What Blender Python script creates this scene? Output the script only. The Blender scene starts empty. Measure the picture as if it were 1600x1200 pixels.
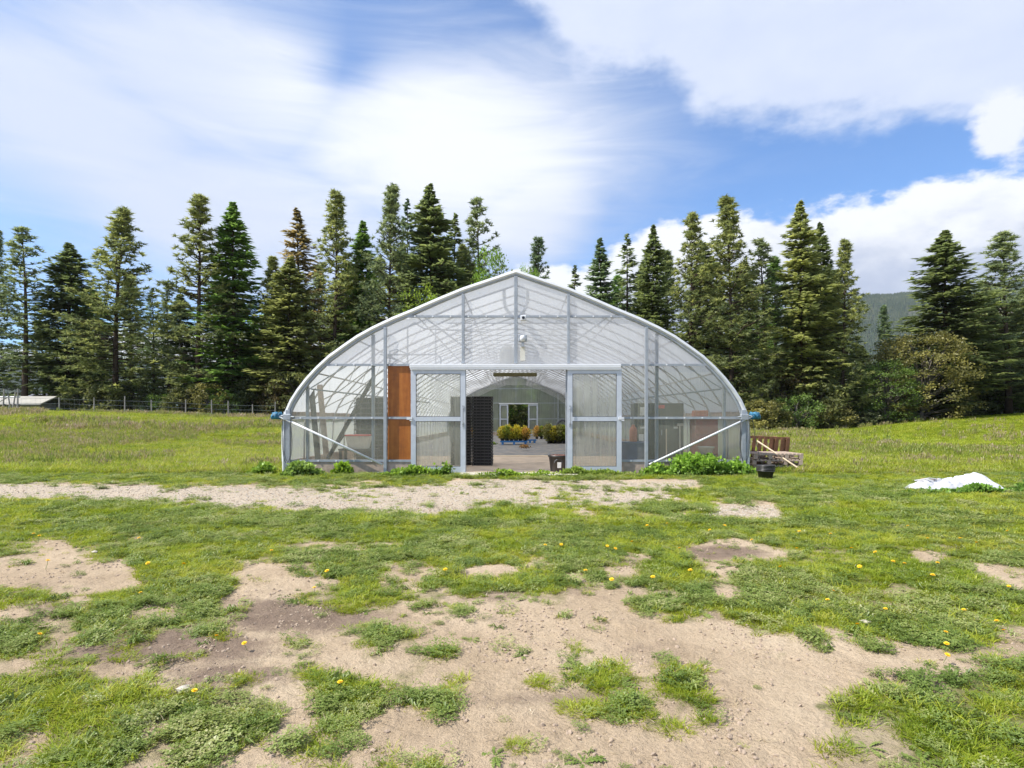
import bpy, bmesh, math, random
import numpy as np
from mathutils import Vector, Matrix
random.seed(7)
RNG = np.random.default_rng(11)
PI = math.pi
S = bpy.context.scene
COL = S.collection

# ------------------------------------------------------------------ camera
EYE = 1.28
F = 933.0                       # focal length in units of the 1600 px wide frame
cam_d = bpy.data.cameras.new('camera'); cam = bpy.data.objects.new('camera', cam_d); COL.objects.link(cam)
cam.location = (0, 0, EYE); cam.rotation_euler = (PI/2, 0, 0)
cam_d.sensor_width = 36; cam_d.lens = F/1600*36
cam_d.shift_y = 55/1600; cam_d.shift_x = -6/1600
cam_d.clip_start = 0.05; cam_d.clip_end = 20000
S.camera = cam

# ------------------------------------------------------------------ colour management, sampling
S.view_settings.view_transform = 'Standard'; S.view_settings.look = 'None'
S.view_settings.gamma = 1; S.view_settings.use_curve_mapping = False
S.view_settings.exposure = 0.8
S.cycles.use_denoising = True
S.cycles.max_bounces = 8; S.cycles.transparent_max_bounces = 40
S.cycles.transmission_bounces = 8; S.cycles.diffuse_bounces = 4
S.cycles.caustics_reflective = False; S.cycles.caustics_refractive = False

# ------------------------------------------------------------------ node helpers
def N(nt, kind, **kw):
    n = nt.nodes.new(kind)
    ins = kw.pop('ins', {})
    for k, v in kw.items(): setattr(n, k, v)
    for k, v in ins.items():
        s = n.inputs[k]
        if hasattr(v, 'is_output'): nt.links.new(v, s)
        else: s.default_value = v
    return n
def M_(nt, op, a, b=None, c=None, clamp=False):
    n = nt.nodes.new('ShaderNodeMath'); n.operation = op; n.use_clamp = clamp
    for i, v in enumerate((a, b, c)):
        if v is None: continue
        if hasattr(v, 'is_output'): nt.links.new(v, n.inputs[i])
        else: n.inputs[i].default_value = v
    return n.outputs[0]
def sstep(nt, x, lo, hi):
    n = nt.nodes.new('ShaderNodeMapRange'); n.interpolation_type = 'SMOOTHSTEP'
    nt.links.new(x, n.inputs[0])
    n.inputs[1].default_value = lo; n.inputs[2].default_value = hi
    n.inputs[3].default_value = 0; n.inputs[4].default_value = 1
    return n.outputs[0]
def mixc(nt, f, a, b):
    n = nt.nodes.new('ShaderNodeMix'); n.data_type = 'RGBA'
    for s, v in ((n.inputs[0], f), (n.inputs[6], a), (n.inputs[7], b)):
        if hasattr(v, 'is_output'): nt.links.new(v, s)
        else: s.default_value = v if isinstance(v, (int, float)) else (*v[:3], 1)
    return n.outputs[2]
def mulc(nt, a, b, fac=1.0):
    n = nt.nodes.new('ShaderNodeMix'); n.data_type = 'RGBA'; n.blend_type = 'MULTIPLY'; n.inputs[0].default_value = fac
    for s, v in ((n.inputs[6], a), (n.inputs[7], b)):
        if hasattr(v, 'is_output'): nt.links.new(v, s)
        else: s.default_value = (*v[:3], 1)
    return n.outputs[2]
def noise(nt, vec, scale, detail=4, rough=.55, dist=0.0):
    n = nt.nodes.new('ShaderNodeTexNoise'); n.inputs['Scale'].default_value = scale
    n.inputs['Detail'].default_value = detail; n.inputs['Roughness'].default_value = rough
    n.inputs['Distortion'].default_value = dist
    if vec is not None: nt.links.new(vec, n.inputs['Vector'])
    return n.outputs['Fac']
def ramp(nt, fac, stops):
    n = nt.nodes.new('ShaderNodeValToRGB'); nt.links.new(fac, n.inputs[0]); e = n.color_ramp.elements
    while len(e) < len(stops): e.new(.5)
    for el, (p, c) in zip(e, stops): el.position = p; el.color = (*c[:3], 1)
    return n.outputs[0]
def new_mat(name):
    m = bpy.data.materials.new(name); m.use_nodes = True; nt = m.node_tree; nt.nodes.clear()
    return m, nt, N(nt, 'ShaderNodeOutputMaterial')
def mapping(nt, src, scale=(1, 1, 1)):
    n = nt.nodes.new('ShaderNodeMapping'); nt.links.new(src, n.inputs[0]); n.inputs['Scale'].default_value = scale
    return n.outputs[0]

# ------------------------------------------------------------------ sun and sky
SUN = Vector((-0.80, -0.26, 1.05)).normalized()       # direction towards the sun: high, from the left, a little behind the camera
sun_el = math.asin(SUN.z); sun_az = math.atan2(SUN.x, SUN.y)
sd = bpy.data.lights.new('sun', 'SUN'); sd.energy = 4.6; sd.angle = math.radians(0.55); sd.color = (1, .955, .88)
so = bpy.data.objects.new('sun', sd); COL.objects.link(so); so.rotation_euler = SUN.to_track_quat('Z', 'Y').to_euler(); so.location = (-20, -10, 30)

W = bpy.data.worlds.new('World'); S.world = W; W.use_nodes = True
nt = W.node_tree; nt.nodes.clear()
wo = N(nt, 'ShaderNodeOutputWorld')
sky = N(nt, 'ShaderNodeTexSky', sky_type='NISHITA', sun_disc=False, sun_elevation=sun_el, sun_rotation=sun_az)
sky.altitude = 400; sky.air_density = 1.0; sky.dust_density = 0.6; sky.ozone_density = 2.2
tc = N(nt, 'ShaderNodeTexCoord'); D = tc.outputs['Generated']
sep = N(nt, 'ShaderNodeSeparateXYZ', ins={0: D})
az = M_(nt, 'ARCTAN2', sep.outputs[0], sep.outputs[1])
el = M_(nt, 'ARCSINE', sep.outputs[2])
def AE(u, v):
    a = math.atan2((u-806)/F, 1); e = math.atan((655-v)/F*math.cos(a)); return a, e
# noises in direction space (stretched a little so the clouds lie flat)
Dm = mapping(nt, D, (1, 1, 2.0))
n_big = noise(nt, Dm, 3.2, 6, .55)
n_mid = noise(nt, Dm, 9.0, 8, .6)
n_fine = noise(nt, Dm, 30.0, 5, .6)
Dw = N(nt, 'ShaderNodeMapping'); nt.links.new(D, Dw.inputs[0]); Dw.inputs['Rotation'].default_value = (0.3, 0.75, 0.2); Dw.inputs['Scale'].default_value = (1.2, 1.2, 7.0)
n_wisp = noise(nt, Dw.outputs[0], 3.0, 7, .62, .8)
def gauss(u, v, ru, rv, rot=0):
    a0, e0 = AE(u, v); sa = ru/F*math.cos(a0)**2; se = rv/F
    c, s = math.cos(rot), math.sin(rot)
    da = M_(nt, 'SUBTRACT', az, a0); de = M_(nt, 'SUBTRACT', el, e0)
    p = M_(nt, 'ADD', M_(nt, 'MULTIPLY', da, c), M_(nt, 'MULTIPLY', de, s))
    q = M_(nt, 'SUBTRACT', M_(nt, 'MULTIPLY', de, c), M_(nt, 'MULTIPLY', da, s))
    p = M_(nt, 'DIVIDE', p, sa); q = M_(nt, 'DIVIDE', q, se)
    r = M_(nt, 'ADD', M_(nt, 'MULTIPLY', p, p), M_(nt, 'MULTIPLY', q, q))
    return M_(nt, 'EXPONENT', M_(nt, 'MULTIPLY', r, -1))
def ecurve(pts, outside):
    """boundary elevation as a function of azimuth, through a float curve over -pi..pi"""
    n = nt.nodes.new('ShaderNodeFloatCurve'); cu = n.mapping.curves[0]
    t = M_(nt, 'ADD', M_(nt, 'MULTIPLY', az, 1/(2*PI)), .5)
    P = [(a/(2*PI)+.5, e/1.6) for a, e in (AE(u, v) for u, v in pts)]
    P = [(0, outside[0]/1.6), (.30, outside[0]/1.6)] + P + [(.80, outside[1]/1.6), (1, outside[0]/1.6)]
    while len(cu.points) < len(P): cu.points.new(.5, .5)
    for cp, (x, y) in zip(cu.points, P): cp.location = (x, max(0, y)); cp.handle_type = 'VECTOR'
    n.mapping.update(); nt.links.new(t, n.inputs['Value'])
    return M_(nt, 'MULTIPLY', n.outputs[0], 1.6)
# cumulus bank low on the right
b4 = ecurve([(-300, 560), (200, 520), (700, 470), (800, 415), (915, 420), (960, 385), (1020, 350), (1100, 335), (1200, 325), (1380, 315), (1430, 285), (1600, 255), (2000, 235)], (.16, .40))
dn = M_(nt, 'ADD', M_(nt, 'MULTIPLY', M_(nt, 'SUBTRACT', n_mid, .5), .09), M_(nt, 'MULTIPLY', M_(nt, 'SUBTRACT', n_fine, .5), .035))
d4 = M_(nt, 'ADD', M_(nt, 'SUBTRACT', b4, el), dn)
c4 = sstep(nt, d4, -.004, .016)
# broad band high on the right
b2 = ecurve([(-300, -700), (500, -500), (830, 20), (880, 75), (900, 108), (1050, 112), (1080, 170), (1170, 200), (1350, 200), (1500, 196), (1600, 185), (2000, 200)], (1.2, .55))
dn2 = M_(nt, 'ADD', M_(nt, 'MULTIPLY', M_(nt, 'SUBTRACT', n_mid, .5), .11), M_(nt, 'MULTIPLY', M_(nt, 'SUBTRACT', n_fine, .5), .03))
d2 = M_(nt, 'ADD', M_(nt, 'SUBTRACT', el, b2), dn2)
c2 = M_(nt, 'MULTIPLY', sstep(nt, d2, -.02, .035), .9)
# small puff
g3 = M_(nt, 'ADD', gauss(1565, 195, 62, 48), M_(nt, 'MULTIPLY', M_(nt, 'SUBTRACT', n_fine, .5), .9))
c3 = sstep(nt, g3, .35, .75)
# veil of high cloud on the left
gs = None
for g in (gauss(700, 235, 330, 150), gauss(330, 120, 330, 120), gauss(120, 190, 340, 120, -.2), gauss(300, 330, 520, 120), gauss(-300, 100, 400, 400), gauss(830, 330, 160, 90, .5)):
    gs = g if gs is None else M_(nt, 'MAXIMUM', gs, g)
gv = M_(nt, 'ADD', gs, M_(nt, 'MULTIPLY', M_(nt, 'SUBTRACT', n_wisp, .5), .62))
gv = M_(nt, 'SUBTRACT', gv, M_(nt, 'MULTIPLY', gauss(545, 105, 60, 30, .25), .28))
gv = M_(nt, 'SUBTRACT', gv, M_(nt, 'MULTIPLY', gauss(60, 340, 200, 60), .40))
c1 = sstep(nt, gv, .05, .95)
# the rest of the sky, outside the frame: scattered cloud of the same kind
rest = M_(nt, 'MULTIPLY', sstep(nt, n_big, .44, .62), .75)
away = M_(nt, 'MAXIMUM', sstep(nt, M_(nt, 'ABSOLUTE', az), .95, 1.4), sstep(nt, el, .62, .95))
c5 = M_(nt, 'MULTIPLY', rest, away)
core = sstep(nt, M_(nt, 'ADD', gauss(690, 215, 260, 120), M_(nt, 'MULTIPLY', n_wisp, .5)), .25, .95)
veil_col = mixc(nt, core, (4.1, 4.55, 5.55), (5.9, 6.05, 6.4))
sh4 = sstep(nt, M_(nt, 'ADD', d4, M_(nt, 'MULTIPLY', M_(nt, 'SUBTRACT', n_mid, .5), -.34)), .02, .15)
cum_col = mixc(nt, sh4, (6.3, 6.4, 6.6), (3.1, 3.5, 4.5))
band_col = mixc(nt, n_mid, (3.9, 4.4, 5.6), (5.4, 5.7, 6.5))
skyc = mixc(nt, .0, sky.outputs[0], (1, 1, 1))
skyc = mulc(nt, skyc, (.55, .92, 1.26))
out = mixc(nt, c1, skyc, veil_col)
out = mixc(nt, c5, out, (5.0, 5.3, 6.2))
out = mixc(nt, c2, out, band_col)
out = mixc(nt, c4, out, cum_col)
out = mixc(nt, c3, out, (5.6, 5.8, 6.4))
bg = N(nt, 'ShaderNodeBackground', ins={0: out, 1: 0.1})
nt.links.new(bg.outputs[0], wo.inputs[0])

# ------------------------------------------------------------------ numpy noise
def _h(ix, iy, seed):
    n = (ix.astype(np.int64)*374761393 + iy.astype(np.int64)*668265263 + seed*974634777) & 0xffffffff
    n = ((n ^ (n >> 13))*1274126177) & 0xffffffff
    return ((n ^ (n >> 16)) & 0xffff)/65535.0
def vnoise(x, y, seed=0):
    ix = np.floor(x); iy = np.floor(y); fx = x-ix; fy = y-iy
    fx = fx*fx*(3-2*fx); fy = fy*fy*(3-2*fy)
    a = _h(ix, iy, seed); b = _h(ix+1, iy, seed); c = _h(ix, iy+1, seed); d = _h(ix+1, iy+1, seed)
    return (a*(1-fx)+b*fx)*(1-fy)+(c*(1-fx)+d*fx)*fy
def fbm(x, y, f, octv=4, seed=0, gain=.5):
    s = 0; a = 1; t = 0
    for o in range(octv):
        s = s+a*vnoise(x*f+17.3*o, y*f-9.1*o, seed+o); t += a; a *= gain; f *= 2.03
    return s/t
def ss(x, lo, hi):
    t = np.clip((x-lo)/(hi-lo), 0, 1); return t*t*(3-2*t)

# ------------------------------------------------------------------ lie of the land
T_K = [-1.2, -.8, -.403, -.25, -.12, .12, .40, .56, .62, .70, .85, 1.3]
T_Z = [2.0, 1.85, 1.30, .35, 0, 0, .16, .30, .75, 1.25, 1.75, 2.1]
def terrain(x, y):
    x = np.asarray(x, float); y = np.asarray(y, float)
    yy = np.maximum(y, 1e-3)
    A = np.interp(x/np.maximum(yy, 12), T_K, T_Z)
    side = np.interp(x/np.maximum(yy, 12), [-.6, .3, .62], [1, 1, 0])
    start = np.interp(x/np.maximum(yy, 12), [.5, .62], [18, 30]); end = np.interp(x/np.maximum(yy, 12), [.5, .62], [50, 62])
    z = A*ss(y, start, end)
    off = np.maximum(np.abs(x)-6.6, 0)
    z = z*ss(off, 0, 6) * (y > 0) + np.where(y > 50, A*ss(y, 50, 62)*(1-ss(off, 0, 6)), 0)
    bump = (fbm(x, y, .12, 3, 5)-.5)*.25*ss(y, 16, 34)*ss(off, 0, 4)
    return z+bump
def tz(x, y): return float(terrain(np.array([x]), np.array([y]))[0])

# bare ground and grass of the yard: cover 0..9 in runs, one row per distance
ROWS = {
 740: ("1150:8 1200:4 1390:7 1600:2", "600:5 1600:9"),
 752: ("200:5 330:6 480:5 1000:7 1150:4 1400:6 1600:1", "600:2 1600:9"),
 762: ("490:1 580:4 900:2 1200:3 1400:1 1600:1", "40:1 420:2 600:3 680:7 1600:9"),
 772: ("300:1 900:0 1600:1", "40:1 90:3 420:2 560:4 1600:9"),
 790: ("500:9 640:6 700:3 1000:2 1450:1 1500:2 1550:5 1600:7", "110:2 180:5 280:6 420:3 520:5 610:7 860:1 1600:9"),
 804: ("700:9 760:5 1400:5 1600:9", "180:8 260:2 330:7 550:5 620:7 860:2 1600:9"),
 815: ("1600:9", "260:8 900:8 1600:9"),
 830: ("1600:9", "290:9 340:7 780:9 880:7 1600:9"),
 840: ("370:9 480:3 640:9 760:4 900:8 1600:8", "1600:9"),
 850: ("100:7 230:1 370:6 470:7 800:9 960:6 1250:3 1350:7 1600:9", "550:9 780:1 1060:7 1600:9"),
 870: ("100:4 230:3 300:5 900:9 1050:7 1100:4 1350:8 1600:9", "120:4 300:9 420:1 560:8 700:1 870:3 1060:5 1160:6 1240:9 1370:1 1600:9"),
 890: ("430:0 700:9 720:5 900:1 1000:3 1200:9 1340:1 1430:8 1600:1", "110:4 240:9 400:3 600:8 700:3 1420:9 1550:2 1600:5"),
 910: ("430:0 700:9 740:1 810:4 1030:0 1150:8 1300:2 1400:8 1600:9", "140:9 230:2 360:9 620:9 700:6 1500:9 1600:1"),
 930: ("180:7 250:1 710:9 930:0 1200:7 1350:6 1600:3", "50:3 190:6 400:0 520:4 620:7 730:1 850:6 1150:8 1270:4 1600:9"),
 950: ("50:3 150:1 400:8 500:5 600:3 700:4 800:4 1030:1 1220:6 1270:1 1400:4 1470:5 1600:1", "30:4 150:0 230:4 290:2 370:0 560:7 1000:9 1250:8 1330:6 1600:9"),
 970: ("100:5 180:1 500:6 700:6 780:4 1020:1 1300:0 1470:3 1600:2", "150:0 200:2 300:2 480:0 570:6 640:1 970:9 1200:8 1480:9 1600:7"),
 990: ("180:8 350:5 480:5 620:0 780:4 1080:0 1140:2 1290:7 1480:0 1600:3", "90:0 120:2 200:0 270:3 700:0 920:8 1050:4 1280:8 1470:8 1600:1"),
 1010: ("170:6 300:1 400:4 600:0 700:2 900:0 940:4 1130:1 1290:4 1430:6 1600:1", "170:0 230:4 880:0 970:5 1050:1 1240:3 1470:8 1600:3"),
 1030: ("50:5 130:1 300:7 380:0 500:6 640:3 780:0 840:1 900:0 980:5 1130:0 1210:5 1270:1 1430:5 1600:1", "60:3 160:0 230:5 570:0 610:2 800:0 860:6 980:0 1050:3 1150:4 1300:2 1440:4 1600:5"),
 1050: ("280:5 400:0 470:4 780:0 840:4 960:3 1000:4 1180:0 1240:4 1350:6 1380:0 1430:4 1470:3 1600:0", "30:2 110:0 220:5 260:1 330:5 450:0 590:6 1080:0 1150:4 1210:0 1310:6 1470:1 1600:8"),
 1070: ("280:9 400:4 430:5 700:0 800:3 850:0 950:3 1200:8 1300:5 1380:0 1480:4 1600:2", "60:0 230:4 430:7 450:1 580:4 1040:0 1270:5 1340:3 1600:8"),
 1090: ("450:9 500:6 780:8 860:3 1000:0 1160:7 1280:3 1380:4 1450:4 1600:0", "180:0 300:5 440:3 600:7 1000:0 1220:8 1500:7 1600:9"),
 1110: ("450:9 830:8 1000:0 1100:6 1200:4 1250:0 1400:5 1600:0", "150:0 250:5 280:2 390:6 470:2 600:5 960:0 1200:9 1600:9"),
 1130: ("50:6 130:2 430:8 560:2 870:8 1000:0 1080:6 1350:0 1400:4 1600:0", "150:0 250:2 370:0 490:6 580:1 680:5 1000:0 1100:6 1200:5 1600:8"),
 1165: ("130:4 430:8 700:6 900:3 1200:4 1600:1", "300:2 600:3 1000:0 1250:5 1600:8"),
 1230: ("300:6 800:4 1600:3", "900:3 1600:6"),
}
def build_cover():
    vs = sorted(ROWS); g = np.zeros((len(vs), 128))
    for i, v in enumerate(vs):
        for k, txt in enumerate(ROWS[v]):
            xs = 0
            for run in txt.split():
                e, d = run.split(':'); e = int(e)
                a = int(round(xs/25)); b = int(round(e/25)); g[i, k*64+a:k*64+b] = int(d)/9; xs = e
    return np.array(vs, float), g
CV, CG = build_cover()
def cover(x, y):
    """share of the ground under grass and weeds, 0..1"""
    y = np.maximum(y, .4); u = 806+F*x/y; v = 655+F*EYE/y
    # wobble so no run keeps a straight side
    u = u+(fbm(x, y, 1.7, 3, 3)-.5)*60; v = v+(fbm(x, y, 1.7, 3, 8)-.5)*16*np.clip((v-700)/150, .3, 2.2)
    fi = np.interp(v, CV, np.arange(len(CV))); i0 = np.clip(fi.astype(int), 0, len(CV)-2); fy = fi-i0
    fj = np.clip(u/12.5-.5, 0, 126.999); j0 = fj.astype(int); fx = fj-j0
    c = (CG[i0, j0]*(1-fx)+CG[i0, j0+1]*fx)*(1-fy)+(CG[i0+1, j0]*(1-fx)+CG[i0+1, j0+1]*fx)*fy
    out_ = (u < -30) | (u > 1630)
    c = np.where(out_ & (v > 800), .25+.6*ss(fbm(x, y, .7, 3, 21), .35, .6), c)
    return np.where(v < 748, 1.0, c)
R_U = [-600, 0, 100, 350, 500, 700, 800, 1085, 1120, 1235, 1300]
R_T = [752, 752, 756, 759, 761, 754, 750, 753, 787, 790, 800]
R_B = [779, 779, 783, 800, 806, 799, 795, 790, 810, 806, 800]
def gravel(x, y):
    y = np.maximum(y, .4); u = 806+F*x/y+(fbm(x, y, .8, 3, 4)-.5)*40; v = 655+F*EYE/y+(fbm(x, y, .8, 3, 14)-.5)*8
    return ss(v, np.interp(u, R_U, R_T)-5, np.interp(u, R_U, R_T)+3)*(1-ss(v, np.interp(u, R_U, R_B)-2, np.interp(u, R_U, R_B)+10))
def damp(x, y):
    y = np.maximum(y, .4); u = 806+F*x/y; v = 655+F*EYE/y
    d = 0
    for a, b, ru, rv, s in ((500, 960, 170, 30, .9), (250, 1010, 180, 26, .9), (380, 1060, 140, 22, .7), (1120, 862, 70, 10, 1), (960, 876, 50, 8, .9), (700, 925, 160, 16, .45), (1130, 960, 60, 12, .6), (1330, 985, 140, 14, .5), (820, 1090, 200, 14, .35), (90, 950, 70, 16, .7)):
        d = np.maximum(d, s*np.exp(-((u-a)/ru)**2-((v-b)/rv)**2))
    return np.clip(d*.9+(fbm(x, y, 1.1, 4, 31)-.52)*1.1*(1-gravel(x, y)), 0, 1)

# ------------------------------------------------------------------ mesh helpers
class MB:
    def __init__(s): s.v = []; s.f = []; s.mi = []
    def add(s, vs, fs, m=0):
        o = len(s.v); s.v += [tuple(p) for p in vs]; s.f += [tuple(i+o for i in f) for f in fs]; s.mi += [m]*len(fs); return s
    def box(s, x0, x1, y0, y1, z0, z1, m=0, bev=0.0):
        if bev > 0:
            bm = bmesh.new(); bmesh.ops.create_cube(bm, size=1)
            for v in bm.verts: v.co = Vector(((x0+x1)/2+v.co.x*(x1-x0), (y0+y1)/2+v.co.y*(y1-y0), (z0+z1)/2+v.co.z*(z1-z0)))
            bmesh.ops.bevel(bm, geom=list(bm.edges), offset=bev, segments=1, affect='EDGES')
            bm.verts.index_update(); s.add([v.co[:] for v in bm.verts], [[v.index for v in f.verts] for f in bm.faces], m); bm.free(); return s
        return s.add([(x, y, z) for x in (x0, x1) for y in (y0, y1) for z in (z0, z1)],
                     [(0, 1, 3, 2), (4, 6, 7, 5), (0, 4, 5, 1), (2, 3, 7, 6), (0, 2, 6, 4), (1, 5, 7, 3)], m)
    def tube(s, pts, r, n=6, m=0, cap=True):
        pts = [Vector(p) for p in pts]; o = len(s.v); up = Vector((0, 0, 1)); prev = None
        rs = r if isinstance(r, (list, tuple)) else [r]*len(pts)
        for i, p in enumerate(pts):
            d = (pts[min(i+1, len(pts)-1)]-pts[max(i-1, 0)]).normalized()
            a = prev if prev is not None else (up if abs(d.z) < .9 else Vector((0, 1, 0)))
            a = (a-d*a.dot(d)).normalized(); b = d.cross(a); prev = a
            for k in range(n):
                t = 2*PI*k/n+PI/n; s.v.append(tuple(p+(a*math.cos(t)+b*math.sin(t))*rs[i]))
        fs = []
        for i in range(len(pts)-1):
            for k in range(n):
                k2 = (k+1) % n; fs.append((o+i*n+k, o+i*n+k2, o+(i+1)*n+k2, o+(i+1)*n+k))
        if cap: fs += [tuple(o+k for k in range(n))[::-1], tuple(o+(len(pts)-1)*n+k for k in range(n))]
        s.f += fs; s.mi += [m]*len(fs); return s
    def lathe(s, prof, cx=0, cy=0, n=20, m=0, sx=1, sy=1):
        o = len(s.v)
        for r, z in prof:
            for k in range(n): s.v.append((cx+sx*r*math.cos(2*PI*k/n), cy+sy*r*math.sin(2*PI*k/n), z))
        for i in range(len(prof)-1):
            for k in range(n): k2 = (k+1) % n; s.f.append((o+i*n+k, o+i*n+k2, o+(i+1)*n+k2, o+(i+1)*n+k)); s.mi.append(m)
        return s
    def mesh(s, name, mats, smooth=False):
        me = bpy.data.meshes.new(name); me.from_pydata(s.v, [], s.f)
        for m in (mats if isinstance(mats, (list, tuple)) else [mats]): me.materials.append(m)
        if any(s.mi): me.polygons.foreach_set('material_index', s.mi)
        if smooth: me.polygons.foreach_set('use_smooth', [True]*len(s.f))
        me.update(); return me
    def build(s, name, mats, parent=None, smooth=False, loc=None):
        return link(name, s.mesh(name, mats, smooth), parent, loc)
def link(name, me, parent=None, loc=None):
    o = bpy.data.objects.new(name, me); COL.objects.link(o)
    if parent is not None: o.parent = parent
    if loc is not None: o.location = loc
    return o
def tag(o, label=None, cat=None, group=None, kind=None):
    if label: o['label'] = label
    if cat: o['category'] = cat
    if group: o['group'] = group
    if kind: o['kind'] = kind
    return o
def thing(name, label, cat, loc=(0, 0, 0), rz=0, group=None):
    o = bpy.data.objects.new(name, None); COL.objects.link(o); o.location = loc; o.rotation_euler = (0, 0, rz)
    o.empty_display_size = .2
    return tag(o, label, cat, group)
def copy_tree(o, parent=None):
    c = o.copy(); COL.objects.link(c); c.parent = parent
    for ch in list(o.children): copy_tree(ch, c)
    return c
def tri_mesh(name, tris, tint, mat):
    """tris (n,3,3) float, tint (n,) per-face value"""
    n = len(tris); me = bpy.data.meshes.new(name)
    me.vertices.add(n*3); me.vertices.foreach_set('co', tris.reshape(-1).astype(np.float32))
    me.loops.add(n*3); me.loops.foreach_set('vertex_index', np.arange(n*3, dtype=np.int32))
    me.polygons.add(n); me.polygons.foreach_set('loop_start', np.arange(0, n*3, 3, dtype=np.int32))
    try: me.polygons.foreach_set('loop_total', np.full(n, 3, dtype=np.int32))
    except Exception: pass
    a = me.attributes.new('tint', 'FLOAT', 'FACE'); a.data.foreach_set('value', np.asarray(tint, np.float32))
    me.materials.append(mat); me.update(calc_edges=True); return me

# ------------------------------------------------------------------ materials
def plain(name, col, rough=.6, metal=0.0, var=.15, nscale=6.0, bump=0.0, bscale=40.0, spec=.5):
    m, nt, o = new_mat(name); tc = N(nt, 'ShaderNodeTexCoord').outputs['Object']
    f = noise(nt, tc, nscale, 5, .6)
    lo = [c*(1-var) for c in col]; hi = [min(1, c*(1+var)) for c in col]
    c = ramp(nt, f, [(.3, lo), (.7, hi)])
    p = N(nt, 'ShaderNodeBsdfPrincipled', ins={'Base Color': c, 'Roughness': rough, 'Metallic': metal, 'Specular IOR Level': spec})
    if bump:
        b = N(nt, 'ShaderNodeBump', ins={'Height': noise(nt, tc, bscale, 4), 'Strength': bump, 'Distance': .01}); nt.links.new(b.outputs[0], p.inputs['Normal'])
    nt.links.new(p.outputs[0], o.inputs[0]); return m
def leafy(name, stops, trans=.35, use_obj=True, inst=False, pos_scale=0.0, gloss=.06):
    m, nt, o = new_mat(name)
    t = N(nt, 'ShaderNodeAttribute', attribute_name='tint', attribute_type='INSTANCER' if inst else 'GEOMETRY').outputs['Fac']
    if inst:
        ft = N(nt, 'ShaderNodeAttribute', attribute_name='tint', attribute_type='GEOMETRY').outputs['Fac']
        t = M_(nt, 'ADD', t, M_(nt, 'MULTIPLY', M_(nt, 'SUBTRACT', ft, .5), .7))
    if pos_scale:
        pos = N(nt, 'ShaderNodeNewGeometry').outputs['Position']
        t = M_(nt, 'ADD', M_(nt, 'MULTIPLY', t, .60), M_(nt, 'MULTIPLY', M_(nt, 'SUBTRACT', noise(nt, pos, pos_scale, 5, .65), .35), 1.5))
    c = ramp(nt, t, stops)
    if use_obj: c = mulc(nt, c, N(nt, 'ShaderNodeObjectInfo').outputs['Color'])
    d = N(nt, 'ShaderNodeBsdfDiffuse', ins={0: c}); tr = N(nt, 'ShaderNodeBsdfTranslucent', ins={0: c})
    mx = N(nt, 'ShaderNodeMixShader', ins={0: trans, 1: d.outputs[0], 2: tr.outputs[0]})
    g = N(nt, 'ShaderNodeBsdfGlossy', ins={'Roughness': .45, 'Color': (1, 1, 1, 1)})
    mx2 = N(nt, 'ShaderNodeMixShader', ins={0: gloss, 1: mx.outputs[0], 2: g.outputs[0]})
    nt.links.new(mx2.outputs[0], o.inputs[0]); return m
MAT = {}
MAT['steel'] = plain('galvanised_steel', (.34, .37, .40), .5, .3, .14, 9)
MAT['truss_steel'] = plain('dull_truss_steel', (.46, .45, .435), .6, .1, .1)
MAT['white_paint'] = plain('white_painted_metal', (.66, .68, .70), .42, 0, .05, 5)
MAT['door_metal'] = plain('pale_door_aluminium', (.52, .56, .61), .4, .15, .07, 7)
MAT['dark_wood'] = plain('dark_timber', (.05, .047, .044), .8, 0, .3, 6)
MAT['black_plastic'] = plain('black_plastic', (.040, .038, .037), .38, 0, .4, 5)
MAT['dark_rubber'] = plain('dark_cable', (.08, .085, .09), .6)
MAT['blue_plastic'] = plain('blue_plastic', (.03, .16, .42), .4, 0, .2)
MAT['deep_blue'] = plain('dark_blue_plastic', (.05, .09, .2), .45, 0, .3)
MAT['blue_wrap'] = plain('blue_tarp_wrap', (.025, .15, .26), .6, 0, .6, 18)
MAT['orange'] = plain('orange_plastic', (.62, .20, .10), .5, 0, .2)
MAT['red_paint'] = plain('faded_red_paint', (.36, .085, .06), .6, 0, .2)
MAT['red'] = plain('red_plastic', (.55, .06, .05), .45)
MAT['cream'] = plain('cream_plastic', (.62, .60, .52), .5, 0, .08)
MAT['paper'] = plain('paper', (.75, .74, .70), .8, 0, .05)
MAT['cabinet'] = plain('dark_green_metal', (.050, .055, .042), .5, .1, .3, 3)
MAT['bark'] = plain('conifer_bark', (.075, .055, .042), .95, 0, .35, 5, .6, 12, .1)
MAT['bark_pale'] = plain('grey_bark', (.16, .14, .12), .95, 0, .3, 5, .4, 12, .1)
MAT['concrete'] = plain('concrete', (.48, .44, .38), .9, 0, .14, 4, .3, 30, .2)
MAT['inside_shade'] = plain('painted_inside_shade', (.01, .01, .01), .8)
MAT['weathered'] = plain('weathered_wood', (.42, .33, .265), .85, 0, .25, 9, .4, 50, .2)
MAT['red_wood'] = plain('reddish_wood', (.20, .105, .062), .8, 0, .3, 7, .4, 50, .2)
MAT['pale_wood'] = plain('pale_wood', (.72, .58, .40), .7, 0, .12)
MAT['cutting'] = plain('pale_end_grain', (.60, .48, .33), .8, 0, .1)
MAT['bag'] = plain('white_woven_plastic', (.48, .48, .50), .65, 0, .05, 8, .6, 30)
MAT['fence_wood'] = plain('grey_post', (.30, .28, .25), .9, 0, .25)
MAT['wire'] = plain('fence_wire', (.35, .36, .36), .5, .5)
MAT['house_wall'] = plain('grey_siding', (.20, .20, .20), .9, 0, .2)
MAT['roof_tin'] = plain('pale_tin_roof', (.36, .34, .30), .6, .1, .12, 1)
MAT['roof_dark'] = plain('dark_shingle', (.16, .16, .19), .8)
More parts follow.
